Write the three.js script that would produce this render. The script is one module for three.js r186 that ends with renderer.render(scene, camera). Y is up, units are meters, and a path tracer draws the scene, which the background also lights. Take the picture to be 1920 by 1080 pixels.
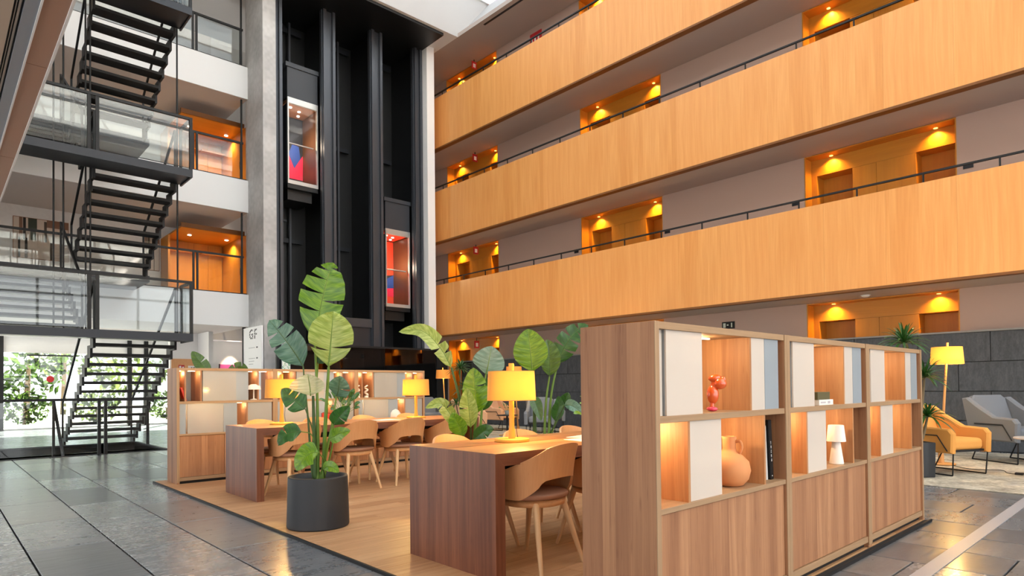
import * as THREE from 'three';
import { RoundedBoxGeometry } from 'three/addons/geometries/RoundedBoxGeometry.js';
import { mergeGeometries, toCreasedNormals } from 'three/addons/utils/BufferGeometryUtils.js';
import { RectAreaLightUniformsLib } from 'three/addons/lights/RectAreaLightUniformsLib.js';
RectAreaLightUniformsLib.init();
const V = (x, y, z) => new THREE.Vector3(x, y, z);
const scene = new THREE.Scene();

// ---------------------------------------------------------------- camera, sky, sun, exposure
const camera = new THREE.PerspectiveCamera(2 * Math.atan(540 / 1183.625) * 180 / Math.PI, 1920 / 1080, 0.05, 300);
{
  const yaw = 0.745928592, pitch = 0.0139892175, roll = -0.0102967022;
  const f = V(Math.sin(yaw) * Math.cos(pitch), Math.sin(pitch), -Math.cos(yaw) * Math.cos(pitch));
  const r = V(Math.cos(yaw), 0, Math.sin(yaw)), u = new THREE.Vector3().crossVectors(r, f);
  const r2 = r.clone().multiplyScalar(Math.cos(roll)).addScaledVector(u, Math.sin(roll));
  const u2 = u.clone().multiplyScalar(Math.cos(roll)).addScaledVector(r, -Math.sin(roll));
  camera.quaternion.setFromRotationMatrix(new THREE.Matrix4().makeBasis(r2, u2, f.clone().negate()));
  camera.position.set(0, 1.15, 0);
  camera.setViewOffset(1920, 1080, 0, -169.38, 1920, 1080);
}
const renderer = new THREE.WebGLRenderer({ antialias: true });
renderer.toneMapping = THREE.LinearToneMapping;
renderer.toneMappingExposure = 1.88;
renderer.shadowMap.enabled = true;
renderer.shadowMap.type = THREE.PCFSoftShadowMap;
{ // pale bright sky, a little bluer overhead
  const w = 64, h = 32, d = new Float32Array(w * h * 4);
  for (let y = 0; y < h; y++) for (let x = 0; x < w; x++) {
    const e = Math.max(0, (y + 0.5) / h * 2 - 1), k = Math.pow(e, 0.6), i = (y * w + x) * 4;
    d[i] = 1.0 - 0.16 * k; d[i + 1] = 1.0 - 0.07 * k; d[i + 2] = 1.0 + 0.02 * k; d[i + 3] = 1;
  }
  const t = new THREE.DataTexture(d, w, h, THREE.RGBAFormat, THREE.FloatType);
  t.mapping = THREE.EquirectangularReflectionMapping; t.magFilter = THREE.LinearFilter; t.needsUpdate = true;
  scene.background = t;
  scene.backgroundIntensity = 1.9;
}
const sun = new THREE.DirectionalLight(0xfff4e6, 28);
sun.position.set(29.5, 31, -66); sun.target.position.set(2, 0, -16);
sun.castShadow = true; sun.shadow.mapSize.set(2048, 2048); sun.shadow.radius = 2;
Object.assign(sun.shadow.camera, { left: -40, right: 40, top: 40, bottom: -40, near: 1, far: 120 });
scene.add(sun, sun.target);

// ---------------------------------------------------------------- helpers
function rand(seed) { let a = seed >>> 0; return () => { a = a + 0x6D2B79F5 | 0; let t = Math.imul(a ^ a >>> 15, 1 | a); t = t + Math.imul(t ^ t >>> 7, 61 | t) ^ t; return ((t ^ t >>> 14) >>> 0) / 4294967296; }; }
const R = rand(77);
const names = new Map();
function numbered(n) { const k = names.get(n) ?? 0; names.set(n, k + 1); return k ? n + '_' + String(k).padStart(3, '0') : n; }
function tag(o, label, category, group, kind) {
  if (label) o.userData.label = label;
  if (category) o.userData.category = category;
  if (group) o.userData.group = group;
  if (kind) o.userData.kind = kind;
  return o;
}
function thing(name, label, category, at = [0, 0, 0], turn = 0, group) {
  const o = new THREE.Group(); o.name = numbered(name); o.position.set(...at); o.rotation.y = turn; scene.add(o);
  return tag(o, label, category, group);
}
function struct(name, label, at = [0, 0, 0]) { const o = new THREE.Group(); o.name = name; o.position.set(...at); scene.add(o); return tag(o, label, null, null, 'structure'); }
function mesh(name, geo, mat, parent = scene) {
  const m = new THREE.Mesh(Array.isArray(geo) ? join(geo) : geo, mat);
  m.name = parent === scene ? numbered(name) : name; m.castShadow = m.receiveShadow = true; parent.add(m); return m;
}
function join(list) {
  const l = list.map((g) => { const n = g.index ? g.toNonIndexed() : g; for (const k of Object.keys(n.attributes)) if (!['position', 'normal', 'uv'].includes(k)) n.deleteAttribute(k); return n; });
  return l.length > 1 ? mergeGeometries(l) : l[0];
}
// box by its bounds, uv in metres, v runs along the grain axis
function metres(g, grain = 'y', off = [0, 0]) {
  const n0 = g.index ? g.toNonIndexed() : g, p = n0.attributes.position, n = n0.attributes.normal, uv = new Float32Array(p.count * 2), ax = { x: 0, y: 1, z: 2 }[grain];
  const c = [[], [], []];
  for (let i = 0; i < p.count; i++) {
    const q = [p.getX(i), p.getY(i), p.getZ(i)], m = [Math.abs(n.getX(i)), Math.abs(n.getY(i)), Math.abs(n.getZ(i))];
    // one dominant axis per triangle keeps the pattern straight over rounded edges
    const t = i - i % 3, s = [0, 1, 2].map((k) => Math.abs(n.getComponent(t, k)) + Math.abs(n.getComponent(t + 1, k)) + Math.abs(n.getComponent(t + 2, k)));
    const d = s.indexOf(Math.max(...s)), rest = [0, 1, 2].filter((k) => k !== d);
    const v = rest.includes(ax) ? ax : rest[1], u = rest.find((k) => k !== v);
    uv[i * 2] = q[u] + off[0]; uv[i * 2 + 1] = q[v] + off[1];
  }
  n0.setAttribute('uv', new THREE.BufferAttribute(uv, 2));
  return n0;
}
function box(x0, x1, y0, y1, z0, z1, grain = 'y', r = 0, off) {
  const w = Math.abs(x1 - x0), h = Math.abs(y1 - y0), d = Math.abs(z1 - z0);
  const g = r ? new RoundedBoxGeometry(w, h, d, 1, Math.min(r, w * 0.49, h * 0.49, d * 0.49)) : new THREE.BoxGeometry(w, h, d);
  g.translate((x0 + x1) / 2, (y0 + y1) / 2, (z0 + z1) / 2);
  return metres(g, grain, off ?? [0, 0]);
}
const boxr = (x0, x1, y0, y1, z0, z1, grain = 'y', r = 0) => box(x0, x1, y0, y1, z0, z1, grain, r, [R() * 3, R() * 3]);
// bar of round or square section between two points
function bar(a, b, r, sides = 8, r2 = r) {
  const A = V(...a), B = V(...b), L = A.distanceTo(B), g = new THREE.CylinderGeometry(r2, r, L, sides, 1);
  if (sides === 4) g.rotateY(Math.PI / 4);
  g.translate(0, L / 2, 0);
  g.applyQuaternion(new THREE.Quaternion().setFromUnitVectors(V(0, 1, 0), B.clone().sub(A).normalize()));
  return g.translate(A.x, A.y, A.z);
}
function sbar(a, b, w, d) { // rectangular bar, w across (horizontal), d the other way
  const A = V(...a), B = V(...b), L = A.distanceTo(B), T = B.clone().sub(A).normalize();
  let S = new THREE.Vector3().crossVectors(T, V(0, 1, 0)); if (S.lengthSq() < 1e-6) S = V(1, 0, 0); S.normalize();
  const N = new THREE.Vector3().crossVectors(S, T);
  return new THREE.BoxGeometry(w, L, d).applyMatrix4(new THREE.Matrix4().makeBasis(S, T, N).setPosition(A.clone().add(B).multiplyScalar(0.5)));
}
function tube(pts, r, n = 24, sides = 8, r2 = r) {
  const c = new THREE.CatmullRomCurve3(pts.map((p) => V(...p))), g = new THREE.TubeGeometry(c, n, 1, sides), p = g.attributes.position;
  const q = new THREE.Vector3(), o = new THREE.Vector3();
  for (let i = 0; i <= n; i++) { c.getPointAt(i / n, o); const k = r + (r2 - r) * i / n; for (let j = 0; j <= sides; j++) { const a = i * (sides + 1) + j; q.fromBufferAttribute(p, a).sub(o).multiplyScalar(k).add(o); p.setXYZ(a, q.x, q.y, q.z); } }
  return g;
}
const lathe = (pts, n = 32) => new THREE.LatheGeometry(pts.map((p) => new THREE.Vector2(...p)), n);
const cyl = (x, y0, y1, z, r, n = 20, r2 = r) => new THREE.CylinderGeometry(r2, r, y1 - y0, n).translate(x, (y0 + y1) / 2, z);
function plate(pts, depth, bevel = 0) { // extruded outline in x y, front at z = depth
  const s = new THREE.Shape(pts.map((p) => new THREE.Vector2(...p)));
  return new THREE.ExtrudeGeometry(s, { depth, bevelEnabled: bevel > 0, bevelThickness: bevel, bevelSize: bevel, bevelSegments: 1, curveSegments: 12 });
}

// ---------------------------------------------------------------- computed textures
function lattice(px, py, seed) { const r = rand(seed), a = new Float32Array(px * py); for (let i = 0; i < a.length; i++) a[i] = r(); return (x, y) => { // periodic over 1 x 1
  x = ((x % 1) + 1) % 1 * px; y = ((y % 1) + 1) % 1 * py; const i = Math.floor(x), j = Math.floor(y); let fx = x - i, fy = y - j; fx = fx * fx * (3 - 2 * fx); fy = fy * fy * (3 - 2 * fy);
  const i1 = (i + 1) % px, j1 = (j + 1) % py, i0 = i % px, j0 = j % py; return (a[j0 * px + i0] * (1 - fx) + a[j0 * px + i1] * fx) * (1 - fy) + (a[j1 * px + i0] * (1 - fx) + a[j1 * px + i1] * fx) * fy; }; }
function texture(w, h, fn, srgb = true, size = [1, 1]) {
  const d = new Uint8Array(w * h * 4);
  for (let y = 0; y < h; y++) for (let x = 0; x < w; x++) { const c = fn((x + 0.5) / w, (y + 0.5) / h), i = (y * w + x) * 4; d[i] = c[0]; d[i + 1] = c[1]; d[i + 2] = c[2]; d[i + 3] = 255; }
  const t = new THREE.DataTexture(d, w, h); t.wrapS = t.wrapT = THREE.RepeatWrapping; t.magFilter = THREE.LinearFilter; t.minFilter = THREE.LinearMipmapLinearFilter; t.generateMipmaps = true;
  if (srgb) t.colorSpace = THREE.SRGBColorSpace; t.repeat.set(1 / size[0], 1 / size[1]); t.needsUpdate = true; return t;
}
const mixc = (a, b, t) => a.map((v, i) => Math.max(0, Math.min(255, v + (b[i] - v) * t)));
function wood(seed, dark, light, { strips = 0, contrast = 1, fine = 0.35, size = [1.2, 2.4], w = 512, h = 512, figure = 0.3, pores = 0.25 } = {}) {
  const a = lattice(14, 2, seed), b = lattice(60, 5, seed + 1), c = lattice(220, 10, seed + 2), e = lattice(8, 3, seed + 3), p = lattice(180, 22, seed + 4), r = rand(seed + 5), tone = Array.from({ length: Math.max(1, strips) }, () => r()), shift = tone.map(() => r());
  return texture(w, h, (u, v) => {
    const k = strips ? Math.floor(u * strips) : 0, vv = v + (strips ? shift[k] : 0), wob = (e(u, vv) - 0.5) * 0.05;
    let t = a(u + wob, vv) * (1 - fine) * 0.55 + b(u + wob, vv) * 0.3 + c(u, vv) * fine * 0.5;
    t += (strips ? (tone[k] - 0.5) * figure * 1.6 : 0);
    t = 0.5 + (t - 0.42) * 1.5 * contrast;
    const q = p(u, vv); if (q > 0.8) t -= (q - 0.8) * pores * 4;
    return mixc(dark, light, t);
  }, true, size);
}
const std = (o) => new THREE.MeshStandardMaterial(o), phy = (o) => new THREE.MeshPhysicalMaterial(o);
const M = {};
M.maple = [0, 1, 2].map((i) => std({ map: wood(11 + i * 7, [[216, 138, 66], [220, 143, 72], [212, 134, 62]][i], [246, 182, 112], { contrast: 0.45, fine: 0.2, size: [1.1, 2.2], strips: 5, figure: 0.16, pores: 0.08 }), roughness: 0.42 }));
M.mapleEdge = std({ color: 0x7a4a1c, roughness: 0.6 });
M.doorWood = std({ map: wood(31, [180, 114, 30], [208, 142, 46], { contrast: 0.5, fine: 0.2, size: [1, 2] }), roughness: 0.45 });
M.oak = std({ map: wood(41, [146, 98, 66], [188, 138, 98], { strips: 13, figure: 0.2, contrast: 0.95, size: [0.95, 2.2], pores: 0.5, w: 1024, h: 1024 }), roughness: 0.55 });
M.oakWarm = std({ map: wood(47, [164, 108, 64], [206, 152, 100], { strips: 6, figure: 0.18, contrast: 0.9, size: [0.8, 2.0], pores: 0.4 }), roughness: 0.55 });
M.oakEdge = std({ map: wood(43, [150, 118, 86], [182, 148, 112], { contrast: 0.6, size: [0.4, 1.2] }), roughness: 0.55 });
M.walnut = std({ map: wood(51, [104, 58, 38], [146, 90, 62], { strips: 14, figure: 0.16, contrast: 1.0, size: [0.75, 1.8], pores: 0.5, w: 1024, h: 1024 }), roughness: 0.42 });
M.tableTop = std({ map: wood(53, [150, 92, 50], [206, 146, 92], { strips: 8, figure: 0.25, contrast: 0.8, size: [0.9, 1.8] }), roughness: 0.38 });
M.planks = [0, 1, 2, 3].map((i) => std({ map: wood(61 + i * 9, [[168, 118, 78], [176, 128, 88], [160, 110, 72], [182, 134, 92]][i], [214, 170, 126], { contrast: 0.9, size: [0.5, 1.8], pores: 0.4 }), roughness: 0.42 }));
M.legWood = std({ map: wood(71, [206, 160, 112], [236, 200, 156], { contrast: 0.6, size: [0.3, 0.9] }), roughness: 0.5 });
M.shellWood = std({ map: wood(73, [196, 136, 86], [222, 166, 114], { contrast: 0.45, size: [0.7, 0.7], fine: 0.6 }), roughness: 0.5 });
M.seatLeather = std({ color: 0x9a6a4e, roughness: 0.6 });
{ // slate
  const a = lattice(5, 7, 81), b = lattice(16, 60, 82), c = lattice(60, 190, 83), d = lattice(120, 120, 84), e = lattice(3, 3, 85);
  const H = (u, v) => 0.4 * b(u + (a(u, v) - 0.5) * 0.2, v) + 0.32 * c(u, v) + 0.1 * a(u, v) + 0.18 * d(u, v);
  M.slateMap = texture(1024, 1024, (u, v) => { const t = H(u, v), k = e(u, v), base = mixc([102, 104, 107], [146, 147, 149], t * 1.2 - 0.1); return mixc(base, [118, 108, 96], Math.max(0, k - 0.5) * 0.4); }, true, [2.0, 2.0]);
  M.slateBump = texture(1024, 1024, (u, v) => { const g = (0.55 * b(u + (a(u, v) - 0.5) * 0.2, v) + 0.12 * c(u, v) + 0.33 * a(u * 3, v * 3)) * 255; return [g, g, g]; }, false, [2.0, 2.0]);
  M.slateRough = texture(512, 512, (u, v) => { const g = 95 + 50 * H(u, v); return [g, g, g]; }, false, [2.0, 2.0]);
}
M.slates = [0xffffff, 0xe2e3e6, 0xf6f0ea, 0xd2d3d6].map((color, i) => phy({ map: M.slateMap, color, bumpMap: M.slateBump, bumpScale: 0.0021, roughness: 0.56 + i * 0.05, roughnessMap: M.slateRough, clearcoat: 0.35, clearcoatRoughness: 0.16 }));
M.slate = M.slates[0];
M.slateWall = std({ map: M.slateMap, color: 0x9ea2a8, bumpMap: M.slateBump, bumpScale: 0.003, roughness: 0.75 });
M.grout = std({ color: 0x2a2a2b, roughness: 0.9 });
{
  const a = lattice(12, 12, 91), b = lattice(60, 60, 92), c = lattice(160, 160, 93);
  M.rug = std({ map: texture(512, 512, (u, v) => { const t = a(u, v) * 0.5 + b(u, v) * 0.4 + c(u, v) * 0.35; return mixc(mixc([138, 128, 112], [214, 202, 178], t * 1.3 - 0.2), [120, 122, 130], Math.max(0, a(v, u) - 0.6) * 0.9); }, true, [2.4, 2.4]), roughness: 0.95, bumpMap: texture(256, 256, (u, v) => { const g = c(u, v) * 255; return [g, g, g]; }, false, [0.8, 0.8]), bumpScale: 0.004 });
  const p = lattice(40, 40, 94), q = lattice(6, 6, 95);
  M.concrete = std({ map: texture(512, 512, (u, v) => { const t = 0.6 * q(u, v) + 0.4 * p(u, v); return mixc([160, 158, 156], [198, 196, 194], t); }, true, [3, 3]), roughness: 0.8 });
  M.plaster = std({ map: texture(256, 256, (u, v) => { const t = 0.5 * q(u, v) + 0.5 * p(u, v); return mixc([210, 205, 202], [222, 217, 214], t); }, true, [2, 2]), roughness: 0.85 });
}
M.corridor = std({ color: 0xb59c90, roughness: 0.85 });
M.soffit = std({ color: 0xb3a49c, roughness: 0.8 });
M.upstand = std({ color: 0xa9a5a3, roughness: 0.8 });
M.white = std({ color: 0xe6e4e2, roughness: 0.7 });
M.fascia = std({ color: 0xdadada, roughness: 0.6 });
M.ceiling = std({ color: 0xc9c2be, roughness: 0.8 });
M.black = std({ color: 0x0b0b0d, roughness: 0.6 });
M.steel = std({ color: 0x2c2e33, roughness: 0.4, metalness: 0.5 });
M.pilaster = std({ color: 0x4a4d53, roughness: 0.38, metalness: 0.5 });
M.shaft = std({ color: 0x0e0f11, roughness: 0.45 });
M.shaftPanel = std({ color: 0x34363b, roughness: 0.35, metalness: 0.3 });
M.alu = std({ color: 0xc4c2be, roughness: 0.35, metalness: 0.6 });
M.glass = phy({ color: 0xf2f6f6, transmission: 1, roughness: 0.02, ior: 1.5, thickness: 0 });
M.darkGlass = phy({ color: 0x5a5c60, transmission: 1, roughness: 0.03, ior: 1.6, thickness: 0 });
M.carGlass = phy({ color: 0xffffff, transmission: 1, roughness: 0.02, ior: 1.22, thickness: 0 });
M.roofGlass = phy({ color: 0xe2e6e8, transmission: 1, roughness: 0.05, ior: 1.45, thickness: 0 });
M.frost = phy({ color: 0xdcdad4, transmission: 0.6, roughness: 0.42, thickness: 0, clearcoat: 0.7, clearcoatRoughness: 0.06 });
M.frostGrey = phy({ color: 0xb8c2c9, transmission: 0.4, roughness: 0.45, thickness: 0, clearcoat: 0.7, clearcoatRoughness: 0.05 });
M.milk = phy({ color: 0xe9ddcf, roughness: 0.7, transmission: 0.28, thickness: 0, clearcoat: 1, clearcoatRoughness: 0.03 });
M.led = std({ color: 0xffffff, emissive: 0xffe0b0, emissiveIntensity: 3 });
M.spot = std({ color: 0xffffff, emissive: 0xffb84a, emissiveIntensity: 3 });
M.spotWhite = std({ color: 0xffffff, emissive: 0xfff0dc, emissiveIntensity: 5 });
M.yellowWood = std({ color: 0xe0a83c, roughness: 0.5 });
M.pot = std({ color: 0x2d2f33, roughness: 0.55 });
M.soil = std({ color: 0x2a2019, roughness: 1 });
M.stem = std({ color: 0x5f7f2c, roughness: 0.5 });
M.stemDark = std({ color: 0x3f5a2a, roughness: 0.5 });
{ // leaf blade: u across (0.5 the midrib), v along
  const n = lattice(6, 40, 101), m = lattice(30, 200, 102);
  const mk = (dark, light, rib) => texture(128, 512, (u, v) => { const s = Math.abs(u - 0.5) * 2, w = v - s * 0.10, k = n(u, w) * 0.6 + m(u * 0.3, w) * 0.5; return s < 0.035 ? rib : mixc(dark, light, k * 1.2 - 0.15); });
  const leafM = (map, color = 0xffffff) => phy({ map, color, roughness: 0.34, transmission: 0.35, thickness: 0, side: THREE.DoubleSide });
  M.leaf = {
    bright: leafM(mk([74, 124, 12], [150, 192, 42], [176, 200, 90])), lime: leafM(mk([132, 158, 52], [206, 218, 128], [190, 204, 110])), dark: leafM(mk([30, 78, 30], [74, 128, 52], [130, 170, 90])),
    deep: leafM(mk([58, 92, 18], [104, 140, 36], [140, 160, 60])), blue: leafM(mk([70, 116, 92], [134, 168, 140], [176, 198, 170])), pale: leafM(mk([112, 152, 132], [170, 196, 180], [206, 220, 206])), cream: leafM(mk([196, 200, 150], [240, 238, 204], [220, 220, 170])),
  };
}
M.orangeFabric = std({ color: 0xdf9c4c, roughness: 0.85 });
M.peachFabric = std({ color: 0xd7a680, roughness: 0.85 });
M.greyFabric = std({ color: 0x70757d, roughness: 0.85 });
M.lampWood = std({ color: 0xd59a58, roughness: 0.5 });
M.shade = phy({ color: 0xe9ad4e, emissive: 0xff9f1e, emissiveIntensity: 0.02, roughness: 0.9, transmission: 0.13, thickness: 0, side: THREE.DoubleSide });
M.shadeUnlit = phy({ color: 0xe3b078, roughness: 0.9, transmission: 0.25, thickness: 0, side: THREE.DoubleSide });
M.bulb = std({ color: 0xffffff, emissive: 0xffe2a0, emissiveIntensity: 12 });
M.terracotta = std({ color: 0xdd935c, roughness: 0.75 });
M.porcelain = std({ color: 0xf2e6da, roughness: 0.6 });
M.orangeGloss = phy({ color: 0xe05a1e, roughness: 0.25, clearcoat: 1 });
M.pinkGloss = phy({ color: 0xe23a5c, roughness: 0.3, clearcoat: 1 });
M.red = std({ color: 0xd23a24, roughness: 0.6 });
M.exitRed = std({ color: 0xb01c22, roughness: 0.5 });
function lamp(l, parent, x, y, z) { l.position.set(x, y, z); l.castShadow = true; parent.add(l); if (l.target) parent.add(l.target); return l; }

// ================================================================ FLOOR
const PIT = { x0: -1.6, x1: 3.42, z0: -16.3, z1: -13.6 }; // stairwell to the basement
{
  const fl = struct('floor', 'dark slate tiled lobby floor');
  // screed below the tiles, left open over the stairwell
  mesh('screed', [box(-6.3, 14.2, -0.4, -0.02, -13.6, 8), box(-6.3, PIT.x0, -0.4, -0.02, PIT.z0, PIT.z1), box(PIT.x1, 14.2, -0.4, -0.02, PIT.z0, PIT.z1), box(-6.3, 14.2, -0.4, -0.02, -24.2, PIT.z0)], M.grout, fl);
  const P = 0.517, L = 1.24, shapes = [];
  for (let i = 0; i < 8; i++) shapes.push(metres(new RoundedBoxGeometry(P - 0.011, 0.03, L - 0.011, 1, 0.005), 'z', [R() * 2, R() * 2]));
  const inPlat = (x, z) => x > 2.06 && x < 6.14 && z < -1.5 && z > -8.9;
  let n = 0;
  for (let c = -3; c < 25; c++) {
    const x = 0.517 + (c - 0.5) * P + 0.0, off = ((c * 0.37) % 1 + 1) % 1 * L;
    if (off > 0.05 && x < 13.1) { const m = mesh('tile', metres(new RoundedBoxGeometry(P - 0.011, 0.03, off - 0.011, 1, 0.005), 'z', [R() * 2, R() * 2]), M.slates[(c + 9) % 4], fl); m.position.set(x, -0.015, -13.6 + off / 2); }
    for (let k = 0; k < 13; k++) {
      const z = -13.6 + L / 2 + k * L + off; if (z + L / 2 > 1.5) continue;
      const a = x - P / 2, b = x + P / 2; let z0 = z - L / 2, z1 = z + L / 2;
      if (inPlat(x, z0 + 0.02) && inPlat(x, z1 - 0.02)) continue;
      if (x > 13.1) continue;
      const m = mesh('tile', shapes[(c * 5 + k * 3 + 40) % 8], M.slates[Math.floor(R() * 4)], fl); m.position.set(x, -0.015, z); m.rotation.x = (R() - 0.5) * 0.0016; m.rotation.z = (R() - 0.5) * 0.003;
      if (inPlat(x, z0 + 0.02) || inPlat(x, z1 - 0.02)) m.position.y = -0.0162; n++;
    }
  }
  // the floor beyond the camera's reach of single tiles
  const far = mesh('far_paving', [box(-6.3, 14.2, -0.02, -0.001, 1.45, 8, 'z'), box(-6.3, 14.2, -0.02, -0.001, -24.2, PIT.z0, 'z'), box(PIT.x1 + 0.05, 14.2, -0.02, -0.0012, PIT.z0, -13.62, 'z'), box(-6.3, -1.35, -0.02, -0.001, PIT.z0, 1.45, 'z')], M.slate, fl);
  far.userData.kind = 'stuff';
}
{ // stairwell lining
  const s = struct('wall_stairwell', 'dark lining of the basement stairwell');
  const { x0, x1, z0, z1 } = PIT;
  mesh('lining', [box(x0, x1, -3, -0.02, z0 - 0.12, z0), box(x1, x1 + 0.1, -3, -0.02, z0, z1), box(x0 - 0.1, x0, -3, -0.02, z0, z1)], M.steel, s);
  mesh('well_floor', box(x0, x1, -3.1, -3, z0, z1), M.grout, s);
  mesh('edge_trim', [box(x0, x1, -0.12, 0.012, z0 - 0.06, z0), box(x1, x1 + 0.06, -0.12, 0.012, z0, z1), box(x0, x1 + 0.06, -0.12, 0.012, z1 - 0.03, z1)], M.steel, s);
}
{ // timber platform that carries the tables
  const f = struct('floor_platform', 'oak laminate platform floor under the long tables');
  mesh('deck', box(2.07, 6.12, -0.01, 0.008, -8.86, -1.52), M.grout, f);
  mesh('edge_strip', [box(2.058, 2.074, -0.005, 0.02, -8.87, -1.51), box(2.058, 6.13, -0.005, 0.02, -1.515, -1.503)], M.black, f);
  const w = 0.192, shapes = [0, 1, 2, 3, 4, 5].map((i) => [0.6, 0.85, 1.35].map((l) => metres(new RoundedBoxGeometry(l - 0.002, 0.012, w - 0.002, 1, 0.0015), 'x', [i * 0.13, i * 0.71])));
  for (let r = 0; r < 38; r++) {
    const z = -8.85 + w / 2 + r * w; let x = 2.076; const first = [2, 0, 1][r % 3];
    for (let k = 0; x < 6.1; k++) {
      const li = k === 0 ? first : 2, l = Math.min([0.6, 0.85, 1.35][li], 6.115 - x); if (l < 0.05) break;
      const full = l === [0.6, 0.85, 1.35][li];
      const g = full ? shapes[(r * 5 + k * 2) % 6][li] : metres(new THREE.BoxGeometry(l - 0.002, 0.012, w - 0.002), 'x', [r * 0.13, k * 0.7]);
      const m = mesh('plank', g, M.planks[(r * 7 + k * 3 + (r >> 1)) % 4], f); m.position.set(x + l / 2, 0.014, z); x += l;
    }
  }
}
const FY = 0.02; // top of the platform
tag(mesh('trim_1', box(3.2, 13.0, 0.0005, 0.004, -1.175, -1.085), std({ color: 0xb9bac0, roughness: 0.4, metalness: 0.4 })), 'pale metal strip let into the slate floor', null, null, 'structure');
{
  const r = mesh('area_rug', box(8.18, 12.6, 0.001, 0.014, -15.1, 2.6, 'z', 0.004), M.rug);
  tag(r, 'pale distressed beige area rug under the lounge chairs', 'rug');
}

// ================================================================ LIFT SIDE AND LEFT GALLERIES
const GZ = -17.2, SOF = [2.84, 5.91, 8.98], TOPS = [3.70, 6.77, 9.84];
{
  const w = struct('wall_gallery_back', 'pale back wall of the left galleries');
  mesh('wall_face', box(-6.3, 6.3, 3.7, 13.4, -20.4, -20.2), M.plaster, w);
}
for (let k = 0; k < 3; k++) {
  const g = thing('gallery_slab', ['lowest white gallery slab behind the hanging stairs', 'middle white gallery slab behind the hanging stairs', 'topmost white gallery slab behind the hanging stairs'][k], 'balcony');
  mesh('slab', box(-6.3, 6.3, SOF[k], TOPS[k], -20.2, GZ - 0.03), M.ceiling, g);
  mesh('fascia', box(-6.3, 6.3, SOF[k] - 0.002, TOPS[k] + 0.002, GZ - 0.03, GZ, 'x'), M.fascia, g);
  mesh('sill_strip', box(-6.3, 6.27, TOPS[k] + 0.002, TOPS[k] + 0.03, GZ - 0.1, GZ - 0.02), M.black, g);
  const rail = mesh('top_rail', box(-6.3, 6.2, TOPS[k] + 0.98, TOPS[k] + 1.03, GZ - 0.1, GZ - 0.05), M.black, g);
  for (const x of [-2.1, -2.02, 0.55, 0.63, 4.95, 5.04, 6.14]) mesh('post', box(x - 0.022, x + 0.022, TOPS[k] + 0.03, TOPS[k] + 0.98, GZ - 0.1, GZ - 0.05), M.black, g);
  for (const [a, b] of [[-2.0, 0.53], [0.65, 4.93], [5.06, 6.12]]) mesh('glass_pane', box(a, b, TOPS[k] + 0.05, TOPS[k] + 0.96, GZ - 0.082, GZ - 0.07), M.glass, g);
}
{ // shadowed downstand and tall black edge line beside the concrete pier
  const w = struct('wall_gallery_end', 'dark edge trim of the left galleries');
  mesh('edge_line', box(6.16, 6.2, 3.7, 11.9, -17.36, -17.32), M.black, w);
}
for (let k = 0; k < 2; k++) { // timber lined lift lobbies at the end of the galleries
  const y0 = TOPS[k], y1 = TOPS[k] + 1.82, X0 = 4.95, X1 = 6.58, g = thing('lift_lobby', ['orange timber lined lift lobby on the lowest gallery', 'orange timber lined lift lobby on the middle gallery'][k], 'lobby');
  mesh('ceiling_panel', box(X0, X1, y1, y1 + 0.05, -20.15, -18.3, 'x'), M.doorWood, g);
  mesh('header', box(X0 - 0.02, X1, y1 - 0.0, y1 + 0.12, -18.3, -18.24, 'x'), M.mapleEdge, g);
  const pw = (X1 - X0 - 0.02) / 4;
  for (let i = 0; i < 4; i++) mesh('wall_panel', boxr(X0 + 0.01 + i * pw + 0.003, X0 + 0.01 + (i + 1) * pw - 0.003, y0, y1, -20.15, -20.1), M.doorWood, g);
  mesh('side_panel', box(X1, X1 + 0.05, y0, y1, -20.15, -17.5), M.doorWood, g);
  mesh('side_panel', box(X0 - 0.05, X0, y0, y1, -20.15, -19.4), M.doorWood, g);
  for (const x of [X0 + 0.12, X0 + 0.98]) mesh('shelf', box(x, x + 0.7, y1 - 0.33, y1 - 0.28, -20.1, -19.86, 'x'), M.doorWood, g);
  for (const x of [X0 + 0.42, X0 + 1.42]) {
    mesh('downlight', cyl(x, y1 - 0.012, y1 - 0.001, -19.1, 0.05), M.spotWhite, g);
    const l = lamp(new THREE.SpotLight(0xffd594, 4.6, 0, 1.2, 0.7, 2), g, x, y1 - 0.03, -19.1); l.target.position.set(x, y0, -19.4);
  }
  mesh('wall_sign', box(X1 - 0.012, X1 - 0.001, y0 + 0.75, y0 + 0.95, -18.6, -18.4), M.black, g);
}
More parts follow.
